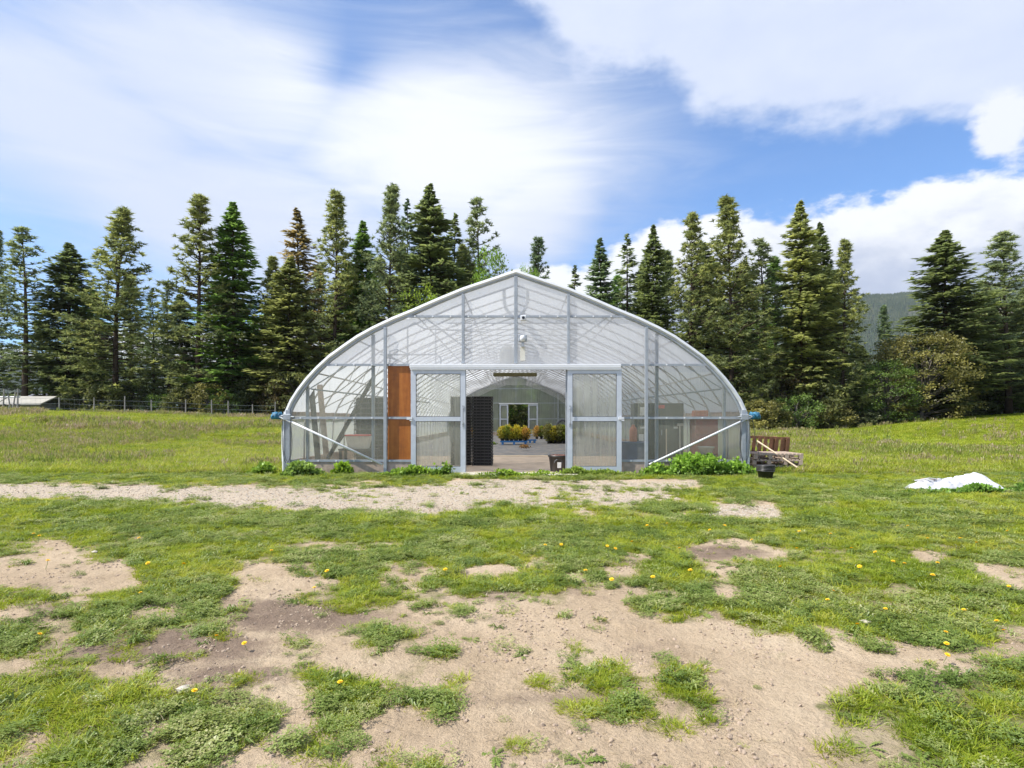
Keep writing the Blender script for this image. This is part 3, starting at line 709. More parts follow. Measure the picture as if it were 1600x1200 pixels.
def pine(seed, H=24., R=3.3, z0=.08, n=190, dens=1.25, prof='col', tl=.36):
    rng = np.random.default_rng(seed); ph = rng.uniform(0, 6, 2)
    bend = lambda z: (.22*math.sin(z*.13+ph[0])*z/H, .22*math.sin(z*.11+ph[1])*z/H)
    C, Dr, Tn, limbs = [], [], [], []
    lobes = rng.uniform(.62, 1.1, (9, 8))
    for k in range(n):
        t = z0+(1-z0)*((k+rng.uniform())/n)**.88; z = H*t; a = rng.uniform(0, 2*PI)
        q = (t-z0)/(1-z0)
        pr = {'col': min(1, .7+q*1.3)*min(1, (1-q)**.78*1.3+.03), 'cone': (1-q)**.75+.1, 'sparse': min(1, (1-q)**.7*1.3+.06)*(.6+.4*q)}[prof]
        L = R*pr*lobes[int(q*8.99), int(a/(2*PI)*7.99)]*rng.uniform(.55, 1.08)
        el0 = -.30+1.15*q+rng.normal(0, .13); p = np.array([*bend(z), z]); hd = np.array([math.cos(a), math.sin(a)])
        pts = [p.copy()]; st = 6
        for s in range(st):
            e = el0+.55*(s/st)**1.5; hd = hd+rng.normal(0, .10, 2); hd /= np.linalg.norm(hd)
            d = np.array([hd[0]*math.cos(e), hd[1]*math.cos(e), math.sin(e)]); p = p+d*L/st; pts.append(p.copy())
            if s >= (1 if q > .8 else 1):
                m = max(1, int(round((.7+L*.62*(s/st))*dens*(1.25-.75*q)*rng.uniform(.5, 1.5))))
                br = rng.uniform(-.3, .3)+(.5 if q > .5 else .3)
                for _ in range(m):
                    off = unit(rng.normal(size=3)*np.array([1, 1, .55])+d*.5)*rng.uniform(.05, .28+.16*L*(s+1)/st)
                    C.append(p+off); Dr.append(unit(off+d*.8)); Tn.append(br)
        if L > .5: limbs.append((pts, .035+.012*L))
    C.append(np.array([*bend(H), H])); Dr.append(np.array([0, 0, 1.])); Tn.append(.6)
    C = np.array(C); Dr = np.array(Dr); nb = 15
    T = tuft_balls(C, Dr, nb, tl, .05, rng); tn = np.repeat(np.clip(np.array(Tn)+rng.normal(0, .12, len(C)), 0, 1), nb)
    return T, tn, limbs, bend, H, R
def fir(seed, H=24., R=3.3, z0=.05, n=300, dens=1.35, droop=.5, thin=1.0, pw=.8):
    rng = np.random.default_rng(seed); ph = rng.uniform(0, 6, 2)
    bend = lambda z: (.12*math.sin(z*.1+ph[0])*z/H, .12*math.sin(z*.1+ph[1])*z/H)
    P, Dd, Tn, Ls, limbs = [], [], [], [], []
    lobes = rng.uniform(.68, 1.08, (12, 9))
    for k in range(n):
        t = z0+(1-z0)*((k+rng.uniform())/n)**.92; z = H*t; a = rng.uniform(0, 2*PI); q = (t-z0)/(1-z0)
        L = R*((1-q)**pw*min(1, .25+(1-q)*5)+.01)*min(1, .6+q*2.5)*lobes[int(q*11.99), int(a/(2*PI)*8.99)]*rng.uniform(.7, 1.06)
        hd = np.array([math.cos(a), math.sin(a)]); p = np.array([*bend(z), z]); el0 = .50*q-.12+rng.normal(0, .08)
        pts = [p.copy()]; st = 7; tn = rng.uniform(.15, .75)
        for s in range(st):
            f = s/st; e = el0-droop*math.sin(PI*min(1, f*1.2))*(1-q*.7)+.25*f
            hd = hd+rng.normal(0, .05, 2); hd /= np.linalg.norm(hd)
            d = np.array([hd[0]*math.cos(e), hd[1]*math.cos(e), math.sin(e)]); p = p+d*L/st; pts.append(p.copy())
            sd = np.array([-hd[1], hd[0], 0])
            m = max(2, int(round((2.0+L*1.7)*dens*thin*rng.uniform(.7, 1.3))))
            for _ in range(m):
                side = rng.choice([-1, 1]); wd = L*.26*(1.05-f)*rng.uniform(0, 1)
                P.append(p-d*rng.uniform(0, L/st)+sd*side*wd+np.array([0, 0, -wd*.22+rng.normal(0, .05)]))
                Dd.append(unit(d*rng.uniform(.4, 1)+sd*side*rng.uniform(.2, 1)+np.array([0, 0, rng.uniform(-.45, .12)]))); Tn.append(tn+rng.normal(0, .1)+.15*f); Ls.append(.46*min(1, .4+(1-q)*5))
        limbs.append((pts, .03+.01*L))
    for _ in range(10):
        P.append(np.array([*bend(H), H-rng.uniform(0, .9)])); Dd.append(unit(np.array([rng.normal(0, .35), rng.normal(0, .35), 1.]))); Tn.append(.6); Ls.append(.3)
    P = np.array(P); T = sprays(P, np.array(Dd), np.array(Ls), .085, rng); tn = np.clip(np.tile(Tn, 2), 0, 1)
    return T, tn, limbs, bend, H, R
def broadleaf(seed, H=10., R=3., z0=.2, nc=120, per=42, ls=.16, cr=.75):
    rng = np.random.default_rng(seed); C, Tn, limbs = [], [], []
    for k in range(nc):
        a = rng.uniform(0, 2*PI); q = rng.uniform(0, 1)**.8; z = H*(z0+(1-z0)*q)
        rr = R*math.sqrt(max(0.02, 1-(abs(q-.42)/.62)**2))*(.35+.65*math.sqrt(rng.uniform()))*rng.uniform(.8, 1.1)
        c = np.array([rr*math.cos(a), rr*math.sin(a), z]); C.append(c); Tn.append(rng.uniform(.15, .8))
        if k % 3 == 0:
            b0 = np.array([0, 0, z*rng.uniform(.3, .6)]); limbs.append(([b0, (b0+c)/2+rng.normal(0, .15, 3), c], .05*R/3+.015))
    C = np.array(C); m = len(C); o = unit(rng.normal(size=(m, per, 3)))*(cr*rng.uniform(.25, 1, (m, per, 1)))*np.array([1, 1, .7])
    P = (C[:, None]+o).reshape(-1, 3); d = unit(rng.normal(size=P.shape)+np.array([0, 0, -.2])); s = unit(np.cross(d, rng.normal(size=P.shape)))
    l = (ls*rng.uniform(.6, 1.3, len(P)))[:, None]
    T = np.concatenate([np.stack([P, P+d*l*.5+s*l*.38, P+d*l], 1), np.stack([P, P+d*l, P+d*l*.5-s*l*.38], 1)])
    tn = np.clip(np.tile(np.repeat(Tn, per)+rng.normal(0, .12, m*per), 2), 0, 1)
    return T, tn, limbs, (lambda z: (0, 0)), H, R
TREES = {}
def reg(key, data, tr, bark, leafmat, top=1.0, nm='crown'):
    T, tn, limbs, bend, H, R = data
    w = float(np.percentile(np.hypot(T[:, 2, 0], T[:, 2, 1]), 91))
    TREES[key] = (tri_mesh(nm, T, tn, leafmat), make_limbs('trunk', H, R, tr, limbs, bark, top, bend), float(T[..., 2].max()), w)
for k, (s, a) in enumerate([(1, {}), (2, dict(R=3.6, n=210)), (3, dict(prof='cone', R=3.6, n=190)), (4, dict(n=170, z0=.12)), (5, dict(R=3.2, n=200, z0=.06)), (6, dict(prof='sparse', n=95, z0=.22, dens=1.0)), (7, dict(prof='sparse', n=75, z0=.25, R=2.6, dens=.9))]):
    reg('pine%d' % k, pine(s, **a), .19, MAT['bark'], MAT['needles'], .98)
for k, (s, a) in enumerate([(11, {}), (12, dict(R=3.8, droop=.35, n=320)), (13, dict(R=3.0, n=300)), (14, dict(thin=.6, n=190)), (15, dict(thin=.5, n=160, R=2.8)), (16, dict(R=3.4, pw=.6, n=320))]):
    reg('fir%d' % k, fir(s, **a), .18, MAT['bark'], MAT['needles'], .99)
for k, (s, a) in enumerate([(21, {}), (22, dict(R=3.6, nc=260, ls=.18, z0=.08)), (23, dict(H=10, R=4.2, nc=330, per=40, ls=.2, z0=.05)), (24, dict(nc=70, per=30))]):
    reg('leaf%d' % k, broadleaf(s, **a), .16, MAT['bark_pale'], MAT['leaves'], .8)
for k, (s, a) in enumerate([(31, dict(H=3, R=1.8, z0=.05, nc=70, per=46, ls=.14, cr=.5)), (32, dict(H=3, R=2.2, z0=.03, nc=80, per=44, ls=.13, cr=.5)), (33, dict(H=3, R=1.5, z0=.05, nc=60, per=50, ls=.18, cr=.45))]):
    reg('bush%d' % k, broadleaf(s, **a), .05, MAT['bark_pale'], MAT['leaves'], .7)
OLIVE = (.132, .146, .062); GREY = (.115, .138, .078); BLUE = (.090, .125, .078); GREEN = (.092, .150, .040); DARK = (.085, .106, .048)
BROWN = (.125, .100, .050); BRIGHT = (.16, .27, .035); YELLOW = (.24, .34, .04); OLIVEB = (.17, .165, .060); MID = (.10, .16, .04)
def X(u, y): return (u-806)/F*y
def put_tree(key, u, vt, hw, y, col, name, label, cat, group=None):
    """u: bearing, vt: elevation of the tip, hw: half width, all as seen from the yard; y: metres away"""
    crown, trunk, H0, W0 = TREES[key]; x = X(u, y); g = tz(x, y)
    h = EYE+(655-vt)/F*y-g; w = hw/F*y*(1.0 if key[0] == 'b' else 1.14 if key[0] == 'l' else 1.22)
    t = thing(name, label, cat, (x, y, g-.08), RNG.uniform(0, 6.28), group)
    sc = (w/W0, w/W0, h/H0)
    c = link('crown', crown, t); c.scale = sc; k = RNG.normal(1, .06); c.color = (col[0]*k, col[1]*k, col[2]*k, 1)
    tr = link('trunk', trunk, t); tr.scale = sc
    return t
G_PINE = 'pines in the tree line'; G_FIR = 'firs in the tree line'
P_, F_, L_ = 'pine_tree', 'fir_tree', 'broadleaf_tree'
TL = [
 ('pine0', -12, 350, 34, 60, GREY, P_, 'pine cut off by the left edge of the view'),
 ('pine5', 38, 350, 40, 58, GREY, P_, 'thin open pine with bare trunk showing, first whole tree from the left'),
 ('fir5', 105, 376, 46, 60, DARK, F_, 'dark flat-topped fir between the two tall pines at far left'),
 ('pine1', 182, 317, 58, 57, OLIVE, P_, 'broad olive pine with forked top, tallest at far left'),
 ('fir4', 240, 448, 20, 66, BLUE, F_, 'short spindly fir in the bright gap right of the forked pine'),
 ('pine6', 264, 440, 22, 64, GREY, P_, 'short spindly pine with bare stem beside the spindly fir'),
 ('pine3', 308, 298, 55, 56, OLIVE, P_, 'tall pine with spreading left limbs beside the bright green fir'),
 ('fir0', 367, 313, 44, 58, GREEN, F_, 'bright green fir with drooping sprays left of the greenhouse'),
 ('pine4', 424, 396, 36, 60, OLIVE, P_, 'shorter olive pine just left of the brownish fir'),
 ('fir3', 468, 323, 44, 61, BROWN, F_, 'thin brownish fir with sparse top above the left greenhouse shoulder'),
 ('fir5', 452, 400, 40, 57, OLIVE, F_, 'dull olive fir in front of the thin brownish fir'),
 ('pine0', 521, 294, 44, 58, OLIVE, P_, 'tall narrow pine with tufted spire above the left greenhouse shoulder'),
 ('fir2', 565, 341, 34, 60, GREEN, F_, 'medium green fir between two tall pines over the left roof slope'),
 ('pine1', 608, 284, 46, 57, GREY, P_, 'tall rounded pine left of the dark pointed fir'),
 ('fir4', 638, 308, 26, 64, BLUE, F_, 'slim fir peeping out behind the rounded pine'),
 ('fir1', 673, 284, 56, 57, DARK, F_, 'tall dark pointed fir, highest tip over the left roof'),
 ('fir3', 708, 331, 34, 60, DARK, F_, 'ragged fir just right of the highest dark fir'),
 ('pine5', 747, 303, 36, 60, GREY, P_, 'lone open pine left of the roof peak with bright green tree at its foot'),
 ('pine4', 720, 380, 40, 62, OLIVE, P_, 'lower olive pine behind the left roof slope near the peak'),
 ('leaf0', 765, 378, 30, 54, BRIGHT, L_, 'bright green young tree left of the roof peak'),
 ('leaf3', 652, 440, 34, 53, YELLOW, L_, 'yellow green leafy treetop over the left roof slope'),
 ('leaf1', 690, 455, 34, 52, YELLOW, L_, 'yellow green bush top touching the left roof slope'),
 ('pine2', 842, 366, 34, 60, BLUE, P_, 'bluish pine standing alone right of the roof peak'),
 ('leaf0', 824, 408, 22, 54, BRIGHT, L_, 'small bright green treetop right behind the roof peak'),
 ('fir4', 898, 412, 24, 63, GREY, F_, 'small thin fir right of the gap behind the peak'),
 ('fir2', 940, 371, 32, 60, BLUE, F_, 'narrow fir, first tall one right of the roof peak'),
 ('fir4', 979, 364, 30, 62, GREY, F_, 'see-through fir with few branches over the right roof slope'),
 ('fir0', 1019, 349, 32, 60, DARK, F_, 'slender pointed fir between the see-through fir and the dense pine'),
 ('pine3', 1076, 329, 42, 58, OLIVE, P_, 'dense dark pine left of the tallest right pine'),
 ('pine1', 1142, 297, 56, 57, OLIVE, P_, 'tallest pine right of the greenhouse peak with wide open crown'),
 ('pine6', 1194, 368, 36, 60, GREY, P_, 'open pine with thin stem between the tallest pine and the tall fir'),
 ('fir1', 1250, 311, 46, 58, OLIVE, F_, 'tall fir right of the greenhouse with regular tiers'),
 ('fir2', 1284, 344, 30, 61, DARK, F_, 'dark fir crowded behind the tall tiered fir'),
 ('pine0', 1316, 371, 34, 57, OLIVE, P_, 'dense rounded pine at the left edge of the hill view'),
 ('pine4', 1384, 474, 20, 62, BLUE, P_, 'small bluish pine in front of the distant hill'),
 ('fir5', 1480, 359, 54, 60, DARK, F_, 'big layered fir standing in front of the hill'),
 ('pine3', 1576, 357, 56, 62, GREY, P_, 'pine with fan-shaped top at the right edge'),
 ('fir3', 1537, 445, 40, 66, OLIVE, F_, 'lower fir filling the gap between the layered fir and the right edge pine'),
 ('pine2', 1640, 380, 60, 62, OLIVE, P_, 'pine half hidden beyond the right edge'),
 ('leaf2', 1440, 515, 62, 58, OLIVEB, L_, 'brownish olive broadleaf tree below the layered fir'),
 ('leaf1', 1385, 560, 42, 57, MID, L_, 'green broadleaf tree left of the brownish olive tree'),
]
for r in TL: put_tree(*r[:7], r[7], 'tree', G_PINE if r[6] == P_ else G_FIR if r[6] == F_ else 'broadleaf trees in the tree line')
# second rank: lower crowns that close the wood behind and between the tall ones
BACK = [(-60, 470, 46), (68, 520, 34), (140, 470, 44), (205, 455, 42), (285, 480, 42), (340, 450, 40), (395, 520, 30), (440, 470, 40), (500, 430, 40), (545, 430, 42), (590, 420, 40), (632, 400, 38), (690, 400, 44), (735, 430, 38),
        (790, 520, 30), (868, 500, 30), (915, 480, 34), (960, 450, 38), (1002, 430, 36), (1046, 410, 40), (1105, 400, 46), (1165, 430, 44), (1212, 420, 44), (1268, 430, 44), (1300, 440, 44), (1345, 560, 30), (1375, 575, 30), (1420, 565, 34), (1512, 490, 44), (1545, 500, 46), (1605, 470, 50), (1670, 460, 60)]
NTH = ['first', 'second', 'third', 'fourth', 'fifth', 'sixth', 'seventh', 'eighth', 'ninth', 'tenth', 'eleventh', 'twelfth', 'thirteenth', 'fourteenth', 'fifteenth', 'sixteenth', 'seventeenth', 'eighteenth', 'nineteenth', 'twentieth',
       'twenty-first', 'twenty-second', 'twenty-third', 'twenty-fourth', 'twenty-fifth', 'twenty-sixth', 'twenty-seventh', 'twenty-eighth', 'twenty-ninth', 'thirtieth', 'thirty-first', 'thirty-second', 'thirty-third', 'thirty-fourth', 'thirty-fifth', 'thirty-sixth', 'thirty-seventh', 'thirty-eighth', 'thirty-ninth', 'fortieth', 'forty-first', 'forty-second', 'forty-third', 'forty-fourth']
for i, (u, v, w) in enumerate(BACK):
    v -= 22
    k = ['fir5', 'pine1', 'fir0', 'pine4', 'fir1', 'pine0', 'fir2'][i % 7]
    put_tree(k, u, v, w, 68+(i*37 % 11)*.8, [DARK, OLIVE, GREEN, GREY, DARK][i % 5], F_ if k[0] == 'f' else P_,
             '%s from the left among the lower shaded conifers behind the tall row' % NTH[i], 'tree', 'lower conifers behind the front row')
# shrubs and undergrowth at the wood's edge
SH = [(100, 596, 26, 60, DARK), (130, 600, 36, 57, DARK), (170, 596, 32, 56, OLIVE), (215, 590, 34, 58, DARK), (253, 610, 28, 56, MID), (290, 600, 32, 55, OLIVE), (325, 596, 34, 54, OLIVEB), (352, 610, 26, 54, MID), (395, 585, 34, 56, DARK), (432, 590, 26, 55, BROWN), (460, 570, 40, 55, OLIVE),
      (1185, 560, 40, 57, OLIVE), (1195, 620, 34, 53, OLIVEB), (1228, 570, 44, 58, BROWN), (1245, 610, 36, 54, MID), (1275, 590, 44, 56, OLIVE), (1296, 628, 34, 55, OLIVEB), (1325, 600, 42, 58, OLIVE), (1345, 640, 28, 56, GREY), (1372, 622, 32, 58, MID), (1400, 600, 36, 62, DARK), (1425, 625, 30, 62, GREY), (1455, 590, 40, 64, OLIVEB), (1490, 610, 36, 64, OLIVE), (1525, 600, 40, 65, DARK), (1560, 606, 34, 65, MID), (1596, 615, 34, 65, MID), (1640, 600, 40, 66, OLIVE),
      (815, 600, 40, 55, MID), (790, 610, 30, 53, OLIVE), (835, 590, 34, 57, DARK), (770, 560, 50, 62, DARK), (850, 560, 50, 62, OLIVE), (700, 560, 60, 62, DARK), (910, 540, 60, 62, DARK), (600, 560, 60, 60, DARK), (1000, 540, 60, 60, OLIVE), (1100, 560, 50, 58, DARK), (520, 560, 50, 58, OLIVE)]
SH.sort()
for i, (u, v, w, y, c) in enumerate(SH):
    nm = {DARK: 'dark', OLIVE: 'olive', MID: 'fresh green', OLIVEB: 'brownish olive', BROWN: 'brown', GREY: 'grey green'}[c]
    put_tree('bush%d' % (i % 3), u, v, w, y, c, 'bush', '%s bush, %s from the left along the foot of the wood' % (nm, NTH[i]), 'bush', "bushes at the wood's edge")

# ================================================================== FENCE, HOUSES BEYOND THE LEFT FIELD
FY = 50.0
fence = thing('wire_fence', 'wire fence on weathered posts along the far edge of the left field', 'fence', (X(200, FY), FY, tz(X(200, FY), FY)))
fx0, fz0 = fence.location.x, fence.location.z
us = [-60, 93, 147, 195, 237, 290, 331, 357, 395, 430]; tops = []
for u in us:
    y = FY+(u-200)*.012; x = X(u, y); g = tz(x, y); h = 1.38+.18*math.sin(u*3.1)
    b = MB(); b.tube([(0, 0, -.1), (.03*math.sin(u), 0, h)], [.055, .045], 7)
    p = b.build('post', MAT['fence_wood'], fence, loc=(x-fx0, y-FY, g-fz0)); tops.append((x-fx0, y-FY, g-fz0, h))
for hh in (.35, .75, 1.15):
    b = MB(); b.tube([(a, c, d+hh) for a, c, d, _ in tops], .012, 4); b.build('wire', MAT['wire'], fence)
b = MB()
for (a, c, d, _), (a2, c2, d2, _) in zip(tops, tops[1:]):
    n = int(abs(a2-a)/.3)
    for k in range(n):
        f = k/n; b.tube([(a+(a2-a)*f, c+(c2-c)*f, d+(d2-d)*f+.1), (a+(a2-a)*f, c+(c2-c)*f, d+(d2-d)*f+1.15)], .004, 3, cap=False)
b.build('wire_mesh', MAT['wire'], fence)
gate = thing('field_gate', 'leaning rail gate of grey poles at the far left of the field', 'gate', (X(16, 49), 49, tz(X(16, 49), 49)))
for k, (dx, h, ln) in enumerate([(-.55, 1.95, .12), (-.05, 1.5, -.3), (.3, 1.7, .35), (.62, 2.0, .03)]):
    b = MB(); b.tube([(dx-ln*.4, 0, -.1), (dx+ln*.4, 0, h)], [.07, .05], 7); b.build('post', MAT['fence_wood'], gate)
b = MB(); b.tube([(-3.2, .05, 1.32), (.75, .05, 1.30)], .055, 6); b.build('rail', MAT['white_paint'], gate)
b = MB(); b.tube([(-3.2, .05, .70), (.75, .05, .66)], .05, 6); b.build('rail', MAT['fence_wood'], gate)
b = MB(); b.tube([(-2.4, .06, .1), (-.3, .06, 1.25)], .04, 6); b.build('brace', MAT['fence_wood'], gate)
def house(u0, u1, y, v_eave, v_ridge, roofm, label, wallm, dpt=7, name='farm_building'):
    x0, x1 = X(u0, y), X(u1, y); cx = (x0+x1)/2; g = tz(cx, y); hw = (x1-x0)/2
    ze = EYE+(655-v_eave)/F*y-g; zr = EYE+(655-v_ridge)/F*y-g
    t = thing(name, label, 'building', (cx, y, g))
    b = MB(); b.box(-hw, hw, 0, dpt, -.5, ze); b.build('wall', wallm, t)
    b = MB(); e = .4
    for s in (0, 1):
        ya, yb = (-e, dpt/2) if s == 0 else (dpt+e, dpt/2)
        b.add([(-hw-e, ya, ze-.05), (hw+e, ya, ze-.05), (hw+e, yb, zr), (-hw-e, yb, zr), (-hw-e, ya, ze-.17), (hw+e, ya, ze-.17), (hw+e, yb, zr-.12), (-hw-e, yb, zr-.12)],
              [(0, 1, 2, 3), (4, 7, 6, 5), (0, 4, 5, 1), (1, 5, 6, 2), (0, 3, 7, 4)])
    b.build('roof', roofm, t)
    for k in range(int(hw*2/3)):
        xx = -hw+1.2+k*3
        b = MB(); b.box(xx, xx+.9, -.05, .02, ze*.4, ze*.75); w = b.build('window', MAT['white_paint'], t)
        b = MB(); b.box(xx+.07, xx+.83, -.06, -.045, ze*.4+.07, ze*.75-.07); b.build('pane', MAT['glass_dark'], w)
    return t
house(-60, 62, 53.6, 630, 618, MAT['roof_tin'], 'low grey shed with pale tin roof behind the rail gate', MAT['house_wall'], 3)
house(38, 70, 96, 622, 609, MAT['roof_dark'], 'house with dark shingled roof behind the pale roofed shed', MAT['house_wall'], 8, 'house')
house(262, 296, 82, 636, 629, MAT['roof_green'], 'small shed with pale green roof seen between the trees', MAT['house_wall'], 5)
# parked car glimpsed past the left corner of the greenhouse
def car(u, y):
    x = X(u, y); g = tz(x, y); t = thing('parked_car', 'light blue car parked beyond the fence left of the greenhouse', 'car', (x, y, g))
    prof = [(-2.1, .35), (-2.15, .75), (-1.9, .9), (-1.25, .98), (-.75, 1.42), (.75, 1.45), (1.35, 1.0), (2.05, .9), (2.15, .6), (2.1, .35)]
    b = MB(); n = len(prof)
    b.add([(a, -.85, z) for a, z in prof]+[(a, .85, z) for a, z in prof], [tuple(range(n)), tuple(range(2*n-1, n-1, -1))]+[(i, i+n, (i+1) % n+n, (i+1) % n) for i in range(n)])
    b.build('body', MAT['car_blue'], t)
    b = MB(); b.add([(-1.1, -.865, 1.0), (-.7, -.865, 1.36), (.68, -.865, 1.38), (1.15, -.865, 1.0)], [(0, 1, 2, 3)]); b.build('side_window', MAT['glass_dark'], t)
    for wx in (-1.35, 1.35):
        for sy in (-.86, .66):
            b = MB(); b.tube([(wx, sy, .33), (wx, sy+.2, .33)], .33, 14); b.build('wheel', MAT['dark_rubber'], t)
car(430, 62)
# ================================================================== GREENHOUSE
GY, GL = 14.1, 33.2
PR = [(0, 4.74), (.62, 4.53), (1.24, 4.32), (1.82, 4.08), (2.39, 3.83), (2.90, 3.62), (3.36, 3.40), (3.72, 3.20), (4.05, 2.97), (4.38, 2.73), (4.67, 2.46), (4.90, 2.21), (5.10, 1.95), (5.26, 1.70), (5.37, 1.45), (5.43, 1.15), (5.45, .8), (5.45, 0)]
FULL = [(-x, z) for x, z in PR[::-1]]+PR[1:]
def roof_z(x): return float(np.interp(abs(x), [p[0] for p in PR[:15]], [p[1] for p in PR[:15]]))
gh = thing('greenhouse', 'large arched greenhouse of milky plastic with open sliding doors', 'greenhouse', (0, GY, 0))
def part(b, name, mat, parent=gh, loc=None, smooth=False, label=None):
    o = b.build(name, mat, parent, smooth, loc)
    if label: o['label'] = label
    return o
# --- skin
def film(name, pr, mat, rows=56, sag=.018, off=.03):
    vs, fs = [], []; m = len(pr)
    for k in range(rows+1):
        y = GL*k/rows
        for j, (x, z) in enumerate(pr):
            s = (sag if k % 2 else 0)
            nx, nz = (x/5.5, .9) if z > 1.2 else (1 if x > 0 else -1, 0)
            l = math.hypot(nx, nz); vs.append((x+nx/l*(off-s), y, z+nz/l*(off-s)))
    for k in range(rows):
        for j in range(m-1): fs.append((k*m+j, k*m+j+1, (k+1)*m+j+1, (k+1)*m+j))
    b = MB(); b.add(vs, fs); return part(b, name, mat, smooth=True)
hip = 14
film('roof_cover', [(-x, z) for x, z in PR[:hip+1][::-1]]+PR[1:hip+1], MAT['roof_film'])
for s in (-1, 1):
    pr = [(s*5.46, 1.44), (s*5.50, 1.1), (s*5.51, .7), (s*5.50, .28)]
    o = film('side_curtain', pr if s > 0 else pr[::-1], MAT['curtain'], 56, .03)
    b = MB(); b.box(min(s*5.42, s*5.47), max(s*5.42, s*5.47), 0, GL, -.05, .29); part(b, 'base_board', MAT['weathered'])
    b = MB(); b.box(min(s*5.40, s*5.45), max(s*5.40, s*5.45), .02, GL, 1.36, 1.48); part(b, 'hip_board', MAT['weathered'])
    b = MB(); b.tube([(s*5.55, -.05, 1.30), (s*5.55, GL+.1, 1.30)], .03, 8); part(b, 'roll_pipe', MAT['steel'])
# --- trusses
def hoop_pts(shrink=0.0): return [(x*(1-shrink/5.45), 0, z-shrink*(z/4.74)) for x, z in FULL]
b = MB(); b.tube(hoop_pts(.03), .024, 6)
b.tube([(-1.9, 0, 3.93), (1.9, 0, 3.93)], .015, 5)
for s in (-1, 1):
    lo = [(s*.75, 0, 3.93), (s*1.9, 0, 3.55), (s*3.0, 0, 3.02), (s*3.9, 0, 2.46), (s*4.55, 0, 1.98), (s*5.28, 0, 1.60)]
    b.tube(lo, .014, 5)
    zz = [(.75, 3.93), (1.2, None), (1.75, 3.60), (2.25, None), (2.75, 3.14), (3.2, None), (3.6, 2.66), (3.95, None), (4.3, 2.16)]
    pt = [(s*x, 0, z if z else roof_z(x)-.04) for x, z in zz]
    b.tube(pt, .008, 4)
truss_me = b.mesh('truss', MAT['truss_steel'], True)
nbay = 28
for k in range(1, nbay): link('truss', truss_me, gh, (0, GL*k/nbay, 0))
# --- purlins
for x in (-4.7, -3.72, -2.39, -1.24, 0, 1.24, 2.39, 3.72, 4.7):
    z = roof_z(x)-.06; b = MB(); b.tube([(x, .02, z), (x, GL-.02, z)], .02, 6); part(b, 'purlin', MAT['truss_steel'])
# --- end hoops with their white trim
def end_frame(y, front):
    s = -1 if front else 1
    b = MB(); b.tube([(x*.993, y, z-.045) for x, z in FULL], .038, 8); part(b, 'end_hoop', MAT['steel'], smooth=True)
    # the film wrapped and clamped round the end hoop: a rounded white band
    b = MB(); P = [(x*1.005, z+.012) for x, z in FULL]; vs = []; n = len(P)
    for i, (x, z) in enumerate(P):
        a, c = P[max(0, i-1)], P[min(n-1, i+1)]; t = Vector((c[0]-a[0], 0, c[1]-a[1])).normalized(); nn = Vector((-t.z, 0, t.x))
        w = .058 if z > 1.3 else .03
        q = Vector((x, 0, z))
        for dn, dy in ((-.045, -.03), (-.01, -.065), (w*.7, -.05), (w, .0), (w, .22), (-.02, .22)):
            v = q+nn*dn; vs.append((v.x, y+(dy if front else -dy), v.z))
    m = 6; fs = [(i*m+k, i*m+(k+1) % m, (i+1)*m+(k+1) % m, (i+1)*m+k) for i in range(n-1) for k in range(m)]
    fs += [tuple(range(m)), tuple((n-1)*m+k for k in range(m-1, -1, -1))]
    b.add(vs, fs); part(b, 'edge_trim', MAT['white_paint'], smooth=False)
end_frame(0, True); end_frame(GL, False)
